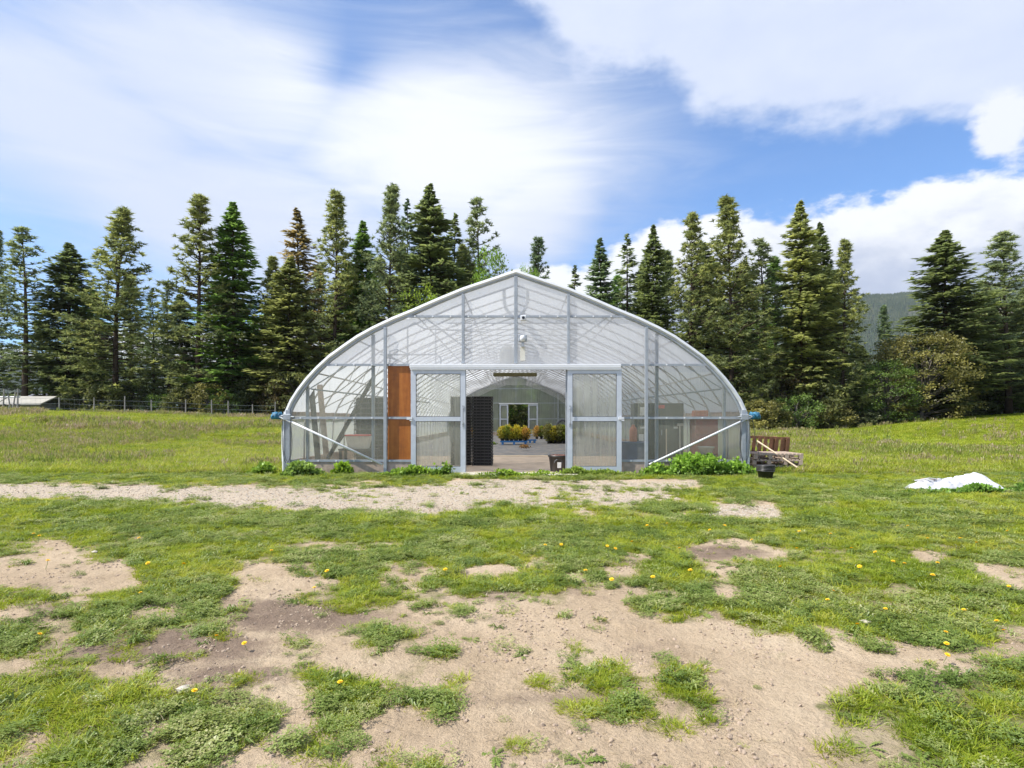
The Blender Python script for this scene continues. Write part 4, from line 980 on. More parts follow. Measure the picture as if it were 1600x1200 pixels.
# --- gable sheets: polygons clipped to the arch, between posts
def sheet(xa, xb, za, zb, y, name, mat):
    xs = sorted(set([xa, xb]+[p[0] for p in FULL if xa < p[0] < xb])); up, dn = [], []
    for x in xs:
        t = min(zb, roof_z(x)-.05) if zb else roof_z(x)-.05
        if t > za+.001: up.append((x, y, t)); dn.append((x, y, za))
    if len(up) < 2: return None
    # triangle where the arch drops under the foot of the sheet
    b = MB(); poly_ = dn+up[::-1]; b.add(poly_, [tuple(range(len(poly_)))]); return part(b, name, mat)
def arch_x(z):      # half width of the arch at a height
    zs = [p[1] for p in PR][::-1]; xs = [p[0] for p in PR][::-1]; return float(np.interp(z, zs, xs))
def gable(y, front):
    up_m = MAT['gable_sheet'] if front else MAT['far_sheet']; lo_m = MAT['gable_low'] if front else MAT['far_sheet']
    posts = [-5.38, -4.93, -3.07, -1.24, 0, 1.24, 3.07, 4.93, 5.38]
    HZ, WZ, TZ = 2.56, 1.31, 3.70
    for a, c in zip(posts, posts[1:]):
        if abs(a) <= 3.1 and abs(c) <= 3.1:
            sheet(a+.004, c-.004, HZ+.004, TZ-.004, y, 'gable_sheet', up_m)
        elif abs(a)+abs(c) > 7.9:
            lim = arch_x(HZ)-.05
            lo_, hi_ = max(a, -lim), min(c, lim)
            if hi_-lo_ > .02: sheet(lo_+.004, hi_-.004, HZ+.004, TZ-.004, y, 'gable_sheet', up_m)
        lim = arch_x(TZ)-.05; lo_, hi_ = max(a, -lim), min(c, lim)
        if hi_-lo_ > .02 : sheet(lo_+.004, hi_-.004, TZ+.004, None, y, 'gable_sheet', up_m)
    dl, dr = (-2.47, 2.46) if front else (-1.35, 1.75)
    for a, c in [(-5.38, -4.93), (-4.93, -3.38), (-3.38, -3.07)]+([] if front else [(-3.07, dl)])+[(dr, 3.07), (3.07, 3.34), (3.34, 4.93), (4.93, 5.38)]:
        for za, zb in ((.30, WZ), (WZ, HZ)):
            # narrow the sheet so its foot stays inside the arch
            aa, cc = a, c
            if abs(a) > 5.3: aa = -arch_x(za)+.06
            if abs(c) > 5.3: cc = arch_x(za)-.06
            sheet(aa+.004, cc-.004, za+.004, zb-.004, y, 'gable_sheet', lo_m)
    st = -.035 if front else .035
    def post(x, z0, z1, w=.075, d=.05, yy=None, name='gable_post'):
        yy = y+st if yy is None else yy; b = MB(); b.box(x-w/2, x+w/2, yy-d/2, yy+d/2, z0, z1, 0, .006); part(b, name, MAT['steel'])
    for x in (-1.24, 1.24): post(x, HZ+.03, roof_z(x)-.09, .07)
    post(0, HZ+.03, roof_z(0)-.09, .085)
    for x in (-3.07, 3.07): post(x, -.03 if front else 0, roof_z(x)-.1, .075, .06, y+st*1.6)
    for x in (-3.38, 3.34): post(x, 0, roof_z(x)-.1, .075, .07, y-st*1.6)
    for x in (-4.93, 4.93): post(x, 0, roof_z(x)-.1, .07, .06, y-st*1.2)
    for x in (-5.36, 5.36): post(x, -.02, 1.5, .10, .07, y+st*1.1)
    def girt(xa, xb, z, name='girt', w=.05, yy=None):
        yy = y+st*.5 if yy is None else yy; b = MB(); b.box(xa, xb, yy-.018, yy+.018, z-w/2, z+w/2); g = part(b, name, MAT['steel'])
        if front:
            for x in np.arange(xa+.25, xb-.1, .42):
                q = MB(); q.tube([(x, yy-.020, z), (x, yy-.035, z)], .022, 6); q.build('fastener', MAT['white_paint'], g)
    a = arch_x(TZ)-.08; girt(-a, a, TZ)
    a = arch_x(HZ)-.08; girt(-a, dl-.0, HZ); girt(dr, a, HZ)
    a = 5.32; girt(-a, dl, WZ, w=.055); girt(dr, a, WZ, w=.055)
    a = 5.32; girt(-a, dl, .30, 'bottom_rail', .05); girt(dr, a, .30, 'bottom_rail', .05)
    for xa, xb in ((-5.30, dl), (dr, 5.30)):
        b = MB(); b.box(xa, xb, y-.02, y+.02, -.06, .272); part(b, 'kick_board', MAT['weathered'])
gable(0, True); gable(GL, False)
# --- doors
def door(xa, xb, y, flip, panem, z0=.03, z1=2.46, hand=True):
    t = MB(); w = .115; d0, d1 = y-.03, y+.02
    t.box(xa, xa+w, d0, d1, z0, z1); t.box(xb-w, xb, d0, d1, z0, z1)
    t.box(xa+w, xb-w, d0, d1, z1-w, z1); t.box(xa+w, xb-w, d0, d1, z0, z0+.14); t.box(xa+w, xb-w, d0-.004, d1, 1.235, 1.335)
    o = part(t, 'sliding_door', MAT['door_metal'])
    for za, zb in ((z0+.14, 1.235), (1.335, z1-w)):
        b = MB(); b.add([(xa+w, y, za), (xb-w, y, za), (xb-w, y, zb), (xa+w, y, zb)], [(0, 1, 2, 3)]); b.build('pane', panem, o)
        b = MB(); e = .012
        for q in ((xa+w, xa+w+e, za, zb), (xb-w-e, xb-w, za, zb), (xa+w+e, xb-w-e, za, za+e), (xa+w+e, xb-w-e, zb-e, zb)): b.box(q[0], q[1], y-.022, y-.004, q[2], q[3])
        b.build('gasket', MAT['dark_rubber'], o)
    if hand:
        hx = (xb-.055) if flip else (xa+.055)
        b = MB(); b.tube([(hx, d0-.002, 1.55), (hx, d0-.05, 1.53), (hx, d0-.05, 1.17), (hx, d0-.002, 1.15)], .012, 6); b.box(hx-.02, hx+.02, d0-.012, d0-.0005, 1.50, 1.60); b.box(hx-.02, hx+.02, d0-.012, d0-.0005, 1.10, 1.20)
        b.build('handle', MAT['steel'], o)
    return o
door(-2.455, -1.18, -.10, True, MAT['door_pane'])
door(1.21, 2.475, -.10, False, MAT['door_pane'])
b = MB(); b.box(-2.48, 2.46, -.17, -.04, 2.475, 2.565, 0, .008); b.box(-2.47, 2.45, -.165, -.155, 2.44, 2.472); part(b, 'door_track', MAT['white_paint'])
b = MB(); b.box(-1.21, 1.21, -.03, .0, 2.44, 2.55); part(b, 'door_lintel', MAT['dark_wood'])
for x in (-1.195, 1.195):
    b = MB(); b.box(x-.02, x+.02, -.035, .03, 0, 2.44); part(b, 'door_jamb', MAT['steel'])
for x in (-2.45, 2.50):      # guide brackets beside the doors
    b = MB(); b.box(x-.10, x+.03, -.16, -.13, 1.27, 1.33); b.box(x-.03, x+.03, -.16, -.05, 1.24, 1.28); part(b, 'door_bracket', MAT['white_paint'])
# far doors
door(-1.30, -.60, GL+.02, True, MAT['far_sheet'], hand=False); door(.97, 1.75, GL+.02, False, MAT['far_sheet'], hand=False)
b = MB(); b.box(-1.35, 1.75, GL-.06, GL-.02, 2.47, 2.56); part(b, 'door_track', MAT['white_paint'])
# --- brown panel in the bay left of the doors
mt, nt, o_ = new_mat('stained_plywood'); oc = N(nt, 'ShaderNodeTexCoord').outputs['Object']
a = noise(nt, mapping(nt, oc, (9, 9, .8)), 1, 7, .65, .4); c_ = noise(nt, oc, 5, 6, .6)
cc = ramp(nt, M_(nt, 'ADD', M_(nt, 'MULTIPLY', a, .55), M_(nt, 'MULTIPLY', c_, .45)), [(.33, (.20, .060, .008)), (.5, (.34, .105, .012)), (.68, (.44, .16, .025))])
p_ = N(nt, 'ShaderNodeBsdfPrincipled', ins={'Base Color': cc, 'Roughness': .45}); nt.links.new(p_.outputs[0], o_.inputs[0])
b = MB(); b.box(-3.025, -2.485, .006, .022, .305, 2.535); part(b, 'plywood_panel', mt)
# --- diagonal braces, crank ends, cables
for s in (-1, 1):
    b = MB(); b.tube([(s*5.62, -.10, 1.385), (s*3.12, -.14, .22)], .026, 8); part(b, 'diagonal_brace', MAT['white_paint'], smooth=True)
    b = MB(); b.box(s*5.36-.09, s*5.36+.09, -.14, -.04, 1.26, 1.40, 0, .01); b.tube([(s*5.2, -.12, 1.33), (s*5.5, -.12, 1.36)], .02, 6); part(b, 'brace_bracket', MAT['steel'])
    b = MB(); b.tube([(s*(5.52+.02*k), -.06, 1.36+.02*math.sin(k*1.3)) for k in range(12)], [.05, .085, .065, .09, .075, .10, .08, .10, .075, .085, .06, .03], 8); part(b, 'wrapped_crank', MAT['blue_wrap'], smooth=True)
    b = MB()
    for q in range(2):
        b.tube([(s*(5.46-q*.05), -.13, 1.28)]+[(s*(5.36+.10*math.cos(t)-q*.03), -.13-.01*q, .75+(.50-q*.04)*math.sin(t)*(-1)) for t in np.linspace(0, PI, 10)]+[(s*5.27, -.13, 1.28)], .008, 5)
    part(b, 'looped_cable', MAT['dark_rubber'])
b = MB(); b.tube([(5.56, -.06, 1.30), (5.62, -.06, .9), (5.75, -.02, .35), (5.95, .1, .02)], .007, 5); part(b, 'hanging_cable', MAT['dark_rubber'])
# --- peak fittings: air hoses, camera, floodlight, fan seen through the sheet
for s in (-1, 1):
    b = MB(); b.tube([(s*.28, .12, 4.36), (s*.28, .12, 4.10), (s*.24, .12, 3.92), (s*.10, .12, 3.74), (s*.04, .12, 3.69)], .04, 10); part(b, 'air_hose', MAT['white_paint'], smooth=True)
b = MB(); b.box(.11, .24, -.16, -.03, 3.59, 3.71, 0, .012); c = part(b, 'security_camera', MAT['white_paint'])
b = MB(); b.tube([(.175, -.155, 3.65), (.175, -.175, 3.65)], .034, 12); b.build('lens', MAT['lens'], c)
b = MB(); b.box(.06, .26, -.10, -.03, 3.10, 3.26, 0, .01); b.box(.13, .19, -.14, -.04, 2.98, 3.10); f = part(b, 'flood_light', MAT['steel'])
b = MB(); b.lathe([(.0, .075), (.04, .068), (.062, .04), (.07, 0), (.062, -.04), (.04, -.068), (0, -.075)], .16, -.14, 14); b.build('lamp_globe', MAT['white_paint'], f, True, (0, 0, 3.17))
b = MB(); b.box(.10, .22, -.06, -.035, 2.66, 2.98); part(b, 'conduit_box', MAT['cream'])
b = MB(); b.lathe([(0, .22), (.10, .20), (.17, .12), (.19, 0), (.19, -.25)], 0, 0, 16); part(b, 'fan_motor', MAT['cream'], smooth=True, loc=(-.21, .35, 2.86))
b = MB(); b.box(-.34, -.08, .2, .55, 2.50, 2.60); part(b, 'fan_shelf', MAT['steel'])
# pipe rails behind the left upper gable
for pts_, r in (([(-2.72, .9, 2.6), (-2.72, .9, 3.60), (-2.55, .9, 3.70), (-2.35, 1.2, 3.60), (-.9, 2.6, 3.72)], .02), ([(-2.0, .8, 2.6), (-2.0, .8, 3.62)], .014), ([(-3.25, .7, 2.88), (-1.95, .7, 2.88), (-1.86, .7, 2.80), (-1.86, .7, 2.6)], .02),
               ([(-3.1, .6, 2.6), (-3.1, .6, 2.95), (-2.95, .6, 3.0), (-2.6, .6, 2.86)], .016), ([(-3.3, .4, 2.86), (-2.4, 1.3, 2.55)], .014), ([(-2.3, .5, 3.82), (-1.15, 1.1, 3.0)], .02), ([(2.3, .5, 3.82), (1.15, 1.1, 3.0)], .02)):
    b = MB(); b.tube(pts_, r, 6); part(b, 'pipe_rail', MAT['steel'], smooth=True)
for s in (-1, 1):            # knee pipes from side wall to truss in the first bay
    b = MB(); b.tube([(s*4.9, .2, 2.0), (s*2.2, 1.18, 1.70)], .02, 6); b.tube([(s*5.2, .4, 1.9), (s*3.6, 1.18, 3.1)], .018, 6); part(b, 'bay_brace', MAT['steel'])
b = MB(); b.tube([(-3.42, .25, 2.28), (-4.62, .55, .30)], .05, 6); part(b, 'leaning_strut', MAT['dark_wood'])
b = MB(); b.tube([(-4.2, .5, .9), (-4.62, .55, .32)], .03, 6); part(b, 'leaning_strut', MAT['dark_wood'])
# floor
b = MB(); b.add([(-5.42, .0, .004), (5.42, .0, .004), (5.42, 6.6, .004), (-5.42, 6.6, .004)], [(0, 1, 2, 3)])
fl = b.build('greenhouse_floor', plain('packed_sandy_floor', (.50, .39, .285), .95, 0, .25, 2.2, .5, 30), None, loc=(0, GY, 0)); tag(fl, kind='structure')
mt, nt, o_ = new_mat('grey_ground_cloth'); oc = N(nt, 'ShaderNodeTexCoord').outputs['Object']
cc = ramp(nt, noise(nt, oc, 2.4, 7, .68), [(.32, (.13, .125, .12)), (.5, (.21, .20, .19)), (.60, (.31, .265, .21)), (.75, (.40, .33, .25))])
p_ = N(nt, 'ShaderNodeBsdfPrincipled', ins={'Base Color': cc, 'Roughness': .9}); nt.links.new(p_.outputs[0], o_.inputs[0])
b = MB(); b.add([(-5.42, 6.6, .008), (5.42, 6.6, .008), (5.42, GL, .008), (-5.42, GL, .008)], [(0, 1, 2, 3)])
fl = b.build('greenhouse_path', mt, None, loc=(0, GY, 0)); tag(fl, kind='structure')
b = MB(); b.box(-1.30, 1.42, -.62, -.02, -.06, .035, 0, .02); sill = b.build('door_sill', MAT['concrete'], None, loc=(0, GY, 0)); tag(sill, kind='structure')
b = MB(); b.box(-1.9, 1.8, 6.45, 6.6, 0, .03, 0, .008); tag(b.build('floor_board', MAT['pale_wood'], None, loc=(0, GY, 0)), 'pale board across the greenhouse floor where the sand meets grey cloth', 'board')
b = MB(); b.box(-3.22, -2.72, -.22, -.06, -.02, .035); b.box(-3.22, -2.72, -.235, -.22, -.02, .05); part(b, 'metal_channel', MAT['steel'])
tag(MB().box(-.55, .55, -.03, .03, -.05, .05, 0, .02).build('roll_bar', plain('mossy_wood', (.14, .13, .07), .9), None, loc=(-.02, GY+.9, 2.40)), 'dark olive bar hanging just inside the doorway top', 'bar')
b = MB(); [b.tube([(x, GY+.9, 2.44), (x*.9, GY+1.186, 3.92)], .006, 4) for x in (-.5, .46)]; tag(b.build('hanger_wire', MAT['wire'], None), 'thin wires holding the olive bar inside the doorway', 'wire')

# ================================================================== THINGS IN AND ROUND THE GREENHOUSE
# --- stacks of black crates
def crate_mesh(w, d, h):
    b = MB(); t = .012
    b.box(-w/2, w/2, -d/2, d/2, 0, t)
    for z in (t, h-.016):
        hh = .016
        b.box(-w/2, w/2, -d/2, -d/2+t, z, z+hh); b.box(-w/2, w/2, d/2-t, d/2, z, z+hh); b.box(-w/2, -w/2+t, -d/2+t, d/2-t, z, z+hh); b.box(w/2-t, w/2, -d/2+t, d/2-t, z, z+hh)
    n = 5
    for k in range(n+1):
        x = -w/2+(w-t)*k/n; b.box(x, x+t, -d/2+.001, -d/2+t-.001, t, h-.016); b.box(x, x+t, d/2-t+.001, d/2-.001, t, h-.016)
    for k in range(1, 5):
        y = -d/2+(d-t)*k/5; b.box(-w/2+.001, -w/2+t-.001, y, y+t, t, h-.016); b.box(w/2-t+.001, w/2-.001, y, y+t, t, h-.016)
    b.box(-w/2-.022, w/2+.022, -d/2-.022, -d/2, h-.020, h-.004); b.box(-w/2-.012, -w/2, -d/2, d/2, h-.022, h-.004); b.box(w/2, w/2+.012, -d/2, d/2, h-.022, h-.004)
    b.box(-w/2+.04, w/2-.04, -d/2+.035, d/2-.035, t+.001, h-.001, 1)  # solid core in near-black, the shade inside the crate put into its colour
    return b.mesh('plastic_crate', [MAT['black_plastic'], MAT['inside_shade']])
cm = crate_mesh(.56, .40, .083)
for (sx, sy, n, where) in ((-.92, 16.6, 23, 'in the tall black stack standing in the doorway'), (-1.53, 16.75, 23, 'in the black stack half hidden by the left door')):
    for k in range(n):
        o = link('plastic_crate', cm, None, (sx+random.uniform(-.006, .006), sy+random.uniform(-.006, .006), .006+k*.0826)); o.rotation_euler.z = random.uniform(-.012, .012)
        lab = ('topmost' if k == n-1 else 'bottom' if k == 0 else NTH[n-1-k])
        tag(o, '%s black crate%s %s' % (lab, '' if lab in ('topmost', 'bottom') else ' from the top', where), 'crate', 'stacked black crates')
# --- dark panel stack behind the left gable sheet
cm2 = crate_mesh(.92, .5, .16)
for k in range(12):
    o = link('plastic_crate', cm2, None, (-4.42, 18.3, .006+k*.1605))
    tag(o, '%s of the wide dark crates behind the milky sheet at left' % ('topmost' if k == 11 else 'lowest' if k == 0 else NTH[11-k]+' from the top'), 'crate', 'wide dark crates stacked inside at left')
# --- cream tote on a trestle
t = thing('work_table', 'low dark table behind the left gable sheet holding a cream tote', 'table', (-4.35, 16.6, 0))
MB().box(-.5, .5, -.3, .3, .42, .47).build('table_top', MAT['dark_wood'], t)
for a in (-.45, .45):
    for c in (-.25, .25): MB().box(a-.03, a+.03, c-.03, c+.03, 0, .42).build('leg', MAT['dark_wood'], t)
t = thing('storage_tote', 'cream storage tote with red lid on the low dark table', 'tote', (-4.35, 16.55, .47))
MB().add([(-.26, -.16, 0), (.26, -.16, 0), (.26, .16, 0), (-.26, .16, 0), (-.32, -.2, .34), (.32, -.2, .34), (.32, .2, .34), (-.32, .2, .34)], [(0, 3, 2, 1), (0, 1, 5, 4), (1, 2, 6, 5), (2, 3, 7, 6), (3, 0, 4, 7)]).build('bin', MAT['cream'], t)
MB().box(-.34, .34, -.22, .22, .345, .385, 0, .008).build('lid', MAT['red'], t)
for k, (x0, x1, z1) in enumerate(((-5.22, -5.02, 2.15), (-5.0, -4.9, 2.15))):
    b = MB(); b.add([(x0, 15.0, z1), (x0+.13, 15.0, z1), (x0+.33, 15.0, .0), (x0+.20, 15.0, .0), (x0, 15.05, z1), (x0+.13, 15.05, z1), (x0+.33, 15.05, .0), (x0+.20, 15.05, .0)], [(0, 3, 2, 1), (4, 5, 6, 7), (0, 1, 5, 4), (1, 2, 6, 5), (2, 3, 7, 6), (3, 0, 4, 7)])
    tag(b.build('leaning_plank', MAT['weathered'] if k else MAT['dark_wood']), ['dark plank leaning inside the left corner of the greenhouse', 'weathered plank leaning right of the dark plank'][k], 'plank')
# --- cabinet with papers at the right, tools, bins
t = thing('metal_cabinet', 'dark green cabinet with taped papers behind the right gable sheet', 'cabinet', (3.85, 16.3, 0))
MB().box(-.66, .66, -.25, .3, .05, 1.71, 0, .01).build('body', MAT['cabinet'], t)
for s in (-1, 1):
    d = MB().box(min(.01*s, .64*s), max(.01*s, .64*s), -.275, -.255, .08, 1.68, 0, .004).build('cabinet_door', MAT['cabinet'], t)
    MB().box(.06*s-.012, .06*s+.012, -.30, -.276, .85, 1.0).build('handle', MAT['steel'], d)
for x0, x1, z0, z1, m in ((-.52, -.40, 1.38, 1.60, 'paper'), (-.51, -.38, 1.03, 1.08, 'paper'), (-.55, -.42, .70, .88, 'paper'), (-.06, .14, 1.57, 1.66, 'red'), (.38, .50, 1.03, 1.08, 'paper')):
    tag(MB().box(x0, x1, -.281, -.277, z0, z1).build('pinned_note' if m == 'paper' else 'name_plate', MAT[m], t), 'red plate' if m == 'red' else None)
for k, (x, z1, m) in enumerate(((4.02, 1.02, 'pale_wood'), (4.38, 1.12, 'cream'))):
    t = thing('garden_tool', ['wooden tool handle leaning on the dark cabinet', 'pale tool handle leaning on the right edge of the cabinet'][k], 'tool', (x, 15.85, 0), 0, 'tools leaning on the cabinet')
    b = MB(); b.tube([(-.02, 0, .12), (.0, .10, z1)], .016, 6); b.build('shaft', MAT[m], t)
    b = MB(); b.box(-.10, .10, -.02, .01, .0, .14); b.build('blade', MAT['steel'], t)
    if k: b = MB(); b.box(-.07, .09, .08, .12, z1-.02, z1+.05); b.build('grip', MAT['cream'], t)
t = thing('storage_bin', 'blue storage bin behind the sheet beside the right door', 'bin', (2.95, 15.2, 0))
MB().add([(-.30, -.2, 0), (.30, -.2, 0), (.30, .2, 0), (-.30, .2, 0), (-.36, -.25, .66), (.36, -.25, .66), (.36, .25, .66), (-.36, .25, .66)], [(0, 3, 2, 1), (0, 1, 5, 4), (1, 2, 6, 5), (2, 3, 7, 6), (3, 0, 4, 7)]).build('body', MAT['deep_blue'], t)
MB().box(-.38, .38, -.27, .27, .665, .71, 0, .01).build('lid', MAT['deep_blue'], t)
t = thing('orange_canister', 'orange canister standing on the blue bin', 'canister', (2.98, 15.15, .712))
MB().lathe([(0, 0), (.09, 0), (.10, .03), (.10, .30), (.07, .36), (.04, .38), (.04, .43), (0, .43)], 0, 0, 16).build('body', MAT['orange'], t, True)
t = thing('tool_cabinet', 'red brown cabinet inside the right end of the greenhouse', 'cabinet', (5.0, 15.9, 0))
MB().box(-.30, .30, -.25, .25, .0, 1.28, 0, .01).build('body', MAT['red_paint'], t)
for k in range(3): MB().box(-.27, .27, -.27, -.252, .08+k*.4, .44+k*.4, 0, .004).build('drawer', MAT['red_paint'], t)
b = MB(); b.add([(-.55, -.3, .0), (.4, -.32, .02), (.42, .3, .0), (-.52, .3, .01), (-.5, -.28, .05), (.36, -.28, .06), (.38, .26, .05), (-.48, .26, .07)], [(0, 1, 5, 4), (1, 2, 6, 5), (2, 3, 7, 6), (3, 0, 4, 7), (4, 5, 6, 7), (0, 3, 2, 1)])
tag(b.build('folded_tarp', MAT['orange'], None, loc=(4.95, 15.9, 1.281)), 'folded orange tarp lying over the red brown cabinet', 'tarp')
tag(MB().box(-.2, .16, -.14, .14, 0, .16, 0, .02).build('orange_box', MAT['orange'], None, loc=(4.92, 15.9, 1.352)), 'orange box on top of the folded tarp', 'box')
t = thing('stool', 'low stand under the white basin inside right', 'stand', (4.78, 15.0, 0))
MB().box(-.2, .2, -.15, .15, .36, .40).build('seat', MAT['dark_wood'], t)
for a in (-.17, .17):
    for c in (-.12, .12): MB().box(a-.02, a+.02, c-.02, c+.02, 0, .36).build('leg', MAT['dark_wood'], t)
t = thing('white_basin', 'white basin behind the weeds inside the right gable', 'basin', (4.78, 15.0, .402))
MB().lathe([(0, .0), (.13, .0), (.19, .19), (.21, .19), (.21, .175), (.195, .17), (.14, .012), (0, .012)], 0, 0, 18).build('bowl', MAT['cream'], t, True)

# --- black tub in the doorway
t = thing('plant_tub', 'black rimmed tub with white label and orange contents by the right door', 'tub', (1.05, 14.62, .004))
MB().lathe([(0, 0), (.195, 0), (.20, .01), (.245, .36), (.265, .36), (.268, .40), (.245, .402), (.238, .36), (.19, .02), (0, .02)], 0, 0, 28).build('body', MAT['black_plastic'], t, True)
MB().add([(-.05, -.226, .10), (.04, -.228, .10), (.045, -.240, .24), (-.052, -.238, .24)], [(0, 1, 2, 3)]).build('paper_label', MAT['paper'], t)
b = MB(); b.tube([(.20*math.cos(a)*.5-.02, -.215-.012*math.sin(a), .22+.09*math.sin(a)) for a in np.linspace(0, PI, 9)], .012, 5); b.build('handle', MAT['dark_rubber'], t)
b = MB(); b.tube([(.258*math.cos(a), .258*math.sin(a)*.4, .39+.12*math.sin(a)) for a in np.linspace(0, PI, 12)], .004, 4); b.build('bail', MAT['steel'], t)
bm = MB()
for k in range(26):
    a = random.uniform(0, 6.28); r = .19*math.sqrt(random.random()); bm.lathe([(0, .03), (.03, .02), (.042, 0), (.03, -.02), (0, -.03)], r*math.cos(a), r*math.sin(a), 7)
b = MB(); b.v = [(x, y, z+.375+random.uniform(-.004, .004)) for x, y, z in bm.v]; b.f = bm.f; b.mi = bm.mi; b.build('orange_pots', MAT['orange'], t)

# --- potted plants on blue trays
def leaf_plant(seed, H, R, col, n=420, ls=.075):
    rng = np.random.default_rng(seed); T = []; tn = []
    q = rng.uniform(0, 1, n)**.9; a = rng.uniform(0, 2*PI, n); rr = R*np.sqrt(rng.uniform(.05, 1, n))*np.sin(PI*(.15+.78*q))*(1+.3*np.sin(a*3+seed))
    P = np.stack([rr*np.cos(a), rr*np.sin(a), .10+q*(H-.1)], -1); d = unit(rng.normal(size=P.shape)+np.array([0, 0, .7])); s = unit(np.cross(d, rng.normal(size=P.shape))); l = (ls*rng.uniform(.6, 1.3, n))[:, None]
    T = np.concatenate([np.stack([P, P+d*l*.5+s*l*.32, P+d*l], 1), np.stack([P, P+d*l, P+d*l*.5-s*l*.32], 1)])
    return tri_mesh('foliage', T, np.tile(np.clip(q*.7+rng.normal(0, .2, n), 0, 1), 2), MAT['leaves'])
pm = [leaf_plant(s, .62, .21, None, 360, .09) for s in (1, 2, 3)]
pot = MB(); pot.lathe([(0, 0), (.075, 0), (.095, .15), (.10, .15), (.10, .165), (.085, .16), (.07, .01)], 0, 0, 12); potm = pot.mesh('pot', MAT['black_plastic'], True)
stm = MB()
for k in range(5): stm.tube([(0, 0, .12), (random.uniform(-.1, .1), random.uniform(-.1, .1), .45)], .005, 4)
stmm = stm.mesh('stems', MAT['stem'])
def potted(x, y, z, sc, col, label, grp, k):
    t = thing('potted_plant', label, 'plant', (x, y, z), random.uniform(0, 6), grp)
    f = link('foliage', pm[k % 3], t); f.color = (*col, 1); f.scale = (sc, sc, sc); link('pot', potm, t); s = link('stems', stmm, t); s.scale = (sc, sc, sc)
def blue_tray(x, y, w, label):
    t = thing('plant_tray', label, 'tray', (x, y, .008)); h = .15
    MB().box(-w/2, w/2, -.35, .35, h-.03, h).build('deck', MAT['blue_plastic'], t)
    for a in (-w/2+.07, -.04, w/2-.15): MB().box(a, a+.1, -.34, .34, .0, h-.031).build('runner', MAT['blue_plastic'], t)
    MB().box(-w/2, w/2, -.352, -.335, h+.001, h+.05).build('rim', MAT['blue_plastic'], t)
YG = (.42, .38, .055); RD = (.48, .31, .09); GN = (.22, .27, .05)
blue_tray(-.10, 30.0, 1.36, 'blue tray of yellow green plants in the middle of the greenhouse floor')
k = 0
for r in range(3):
    for c in range(6):
        k += 1; potted(-.10-.56+c*.225+random.uniform(-.02, .02), 29.80+r*.22, .158, random.uniform(.75, 1.3), [YG, GN, RD, GN, YG][random.randrange(5)],
                       'yellow green plant, %s from left in %s row on blue tray' % (NTH[c], ['front', 'middle', 'back'][r]), 'potted plants on the blue tray', k)
k = 0
for r in range(4):
    for c in range(5):
        k += 1; potted(1.72+c*.26+r*.05, 31.2+r*.27, .008, random.uniform(1.0, 1.55), [GN, YG, (.20, .20, .08)][random.randrange(3)],
                       'bushy plant, %s from left in %s row of the block right of the tray' % (NTH[c], NTH[r]), 'block of bushy plants on the right of the floor', k)
for c in range(6): potted(1.35+c*.3, 38.5, .008, 1.3, [RD, GN][c % 2], 'reddish plant far back on the floor, %s from the left' % NTH[c], 'plants far back in the greenhouse', c)
for c in range(5): potted(-3.0+c*.32, 36, .008, 1.1, [GN, RD][c % 2], 'plant in the far left row, %s from the left' % NTH[c], 'plants in the far left row', c)
blue_tray(.75, 32.2, .7, 'second blue tray right behind the planted one')
b = MB(); b.tube([(.32*math.cos(a), 0, .9+.32*math.sin(a)) for a in np.linspace(0, PI, 14)], .07, 8); tag(b.build('rubber_tyre', MAT['dark_rubber'], None, loc=(2.62, 33.4, 0)), 'black curved hoop standing behind the bushy plants', 'hoop')
weed_me = leaf_plant(9, .22, .28, None, 260, .06)
for k, (x, y, c, l) in enumerate(((.35, 24.2, (.30, .18, .08), 'dry reddish weed growing on the floor in front of the blue tray'), (-1.1, 27.5, (.18, .26, .06), 'small green weed beside the left end of the blue tray'))):
    t = thing('floor_weed', l, 'weed', (x, y, .0)); f = link('foliage', weed_me, t); f.color = (*c, 1)

# --- weeds along the gable
def weed_clump(x, y, w, d, h, n, col, label, ls=.06, name='weed_clump', seed=1):
    rng = np.random.default_rng(seed); g = tz(x, y)
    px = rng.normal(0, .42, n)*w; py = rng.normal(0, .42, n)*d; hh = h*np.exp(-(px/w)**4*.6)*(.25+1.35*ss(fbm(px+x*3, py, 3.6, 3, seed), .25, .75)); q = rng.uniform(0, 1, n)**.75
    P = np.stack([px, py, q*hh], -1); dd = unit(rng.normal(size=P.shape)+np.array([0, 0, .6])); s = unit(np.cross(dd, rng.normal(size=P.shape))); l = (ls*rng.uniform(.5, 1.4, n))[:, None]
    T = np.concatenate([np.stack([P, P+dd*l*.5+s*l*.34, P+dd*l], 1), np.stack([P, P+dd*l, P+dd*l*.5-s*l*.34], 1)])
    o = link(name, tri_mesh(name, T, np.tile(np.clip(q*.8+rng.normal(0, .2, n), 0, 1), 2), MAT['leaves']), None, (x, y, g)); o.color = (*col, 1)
    return tag(o, label, 'weeds')
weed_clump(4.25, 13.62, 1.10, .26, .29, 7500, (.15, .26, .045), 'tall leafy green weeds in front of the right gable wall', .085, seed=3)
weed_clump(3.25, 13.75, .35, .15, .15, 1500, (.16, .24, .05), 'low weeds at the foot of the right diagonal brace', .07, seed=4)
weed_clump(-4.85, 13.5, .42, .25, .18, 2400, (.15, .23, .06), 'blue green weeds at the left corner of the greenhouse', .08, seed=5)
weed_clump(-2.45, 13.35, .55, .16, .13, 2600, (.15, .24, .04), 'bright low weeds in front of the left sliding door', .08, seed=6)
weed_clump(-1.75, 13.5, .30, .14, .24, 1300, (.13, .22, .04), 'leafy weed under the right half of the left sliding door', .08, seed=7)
weed_clump(-4.0, 13.85, .22, .10, .20, 700, (.17, .27, .03), 'bright grass tuft against the left gable wall', .09, seed=8)
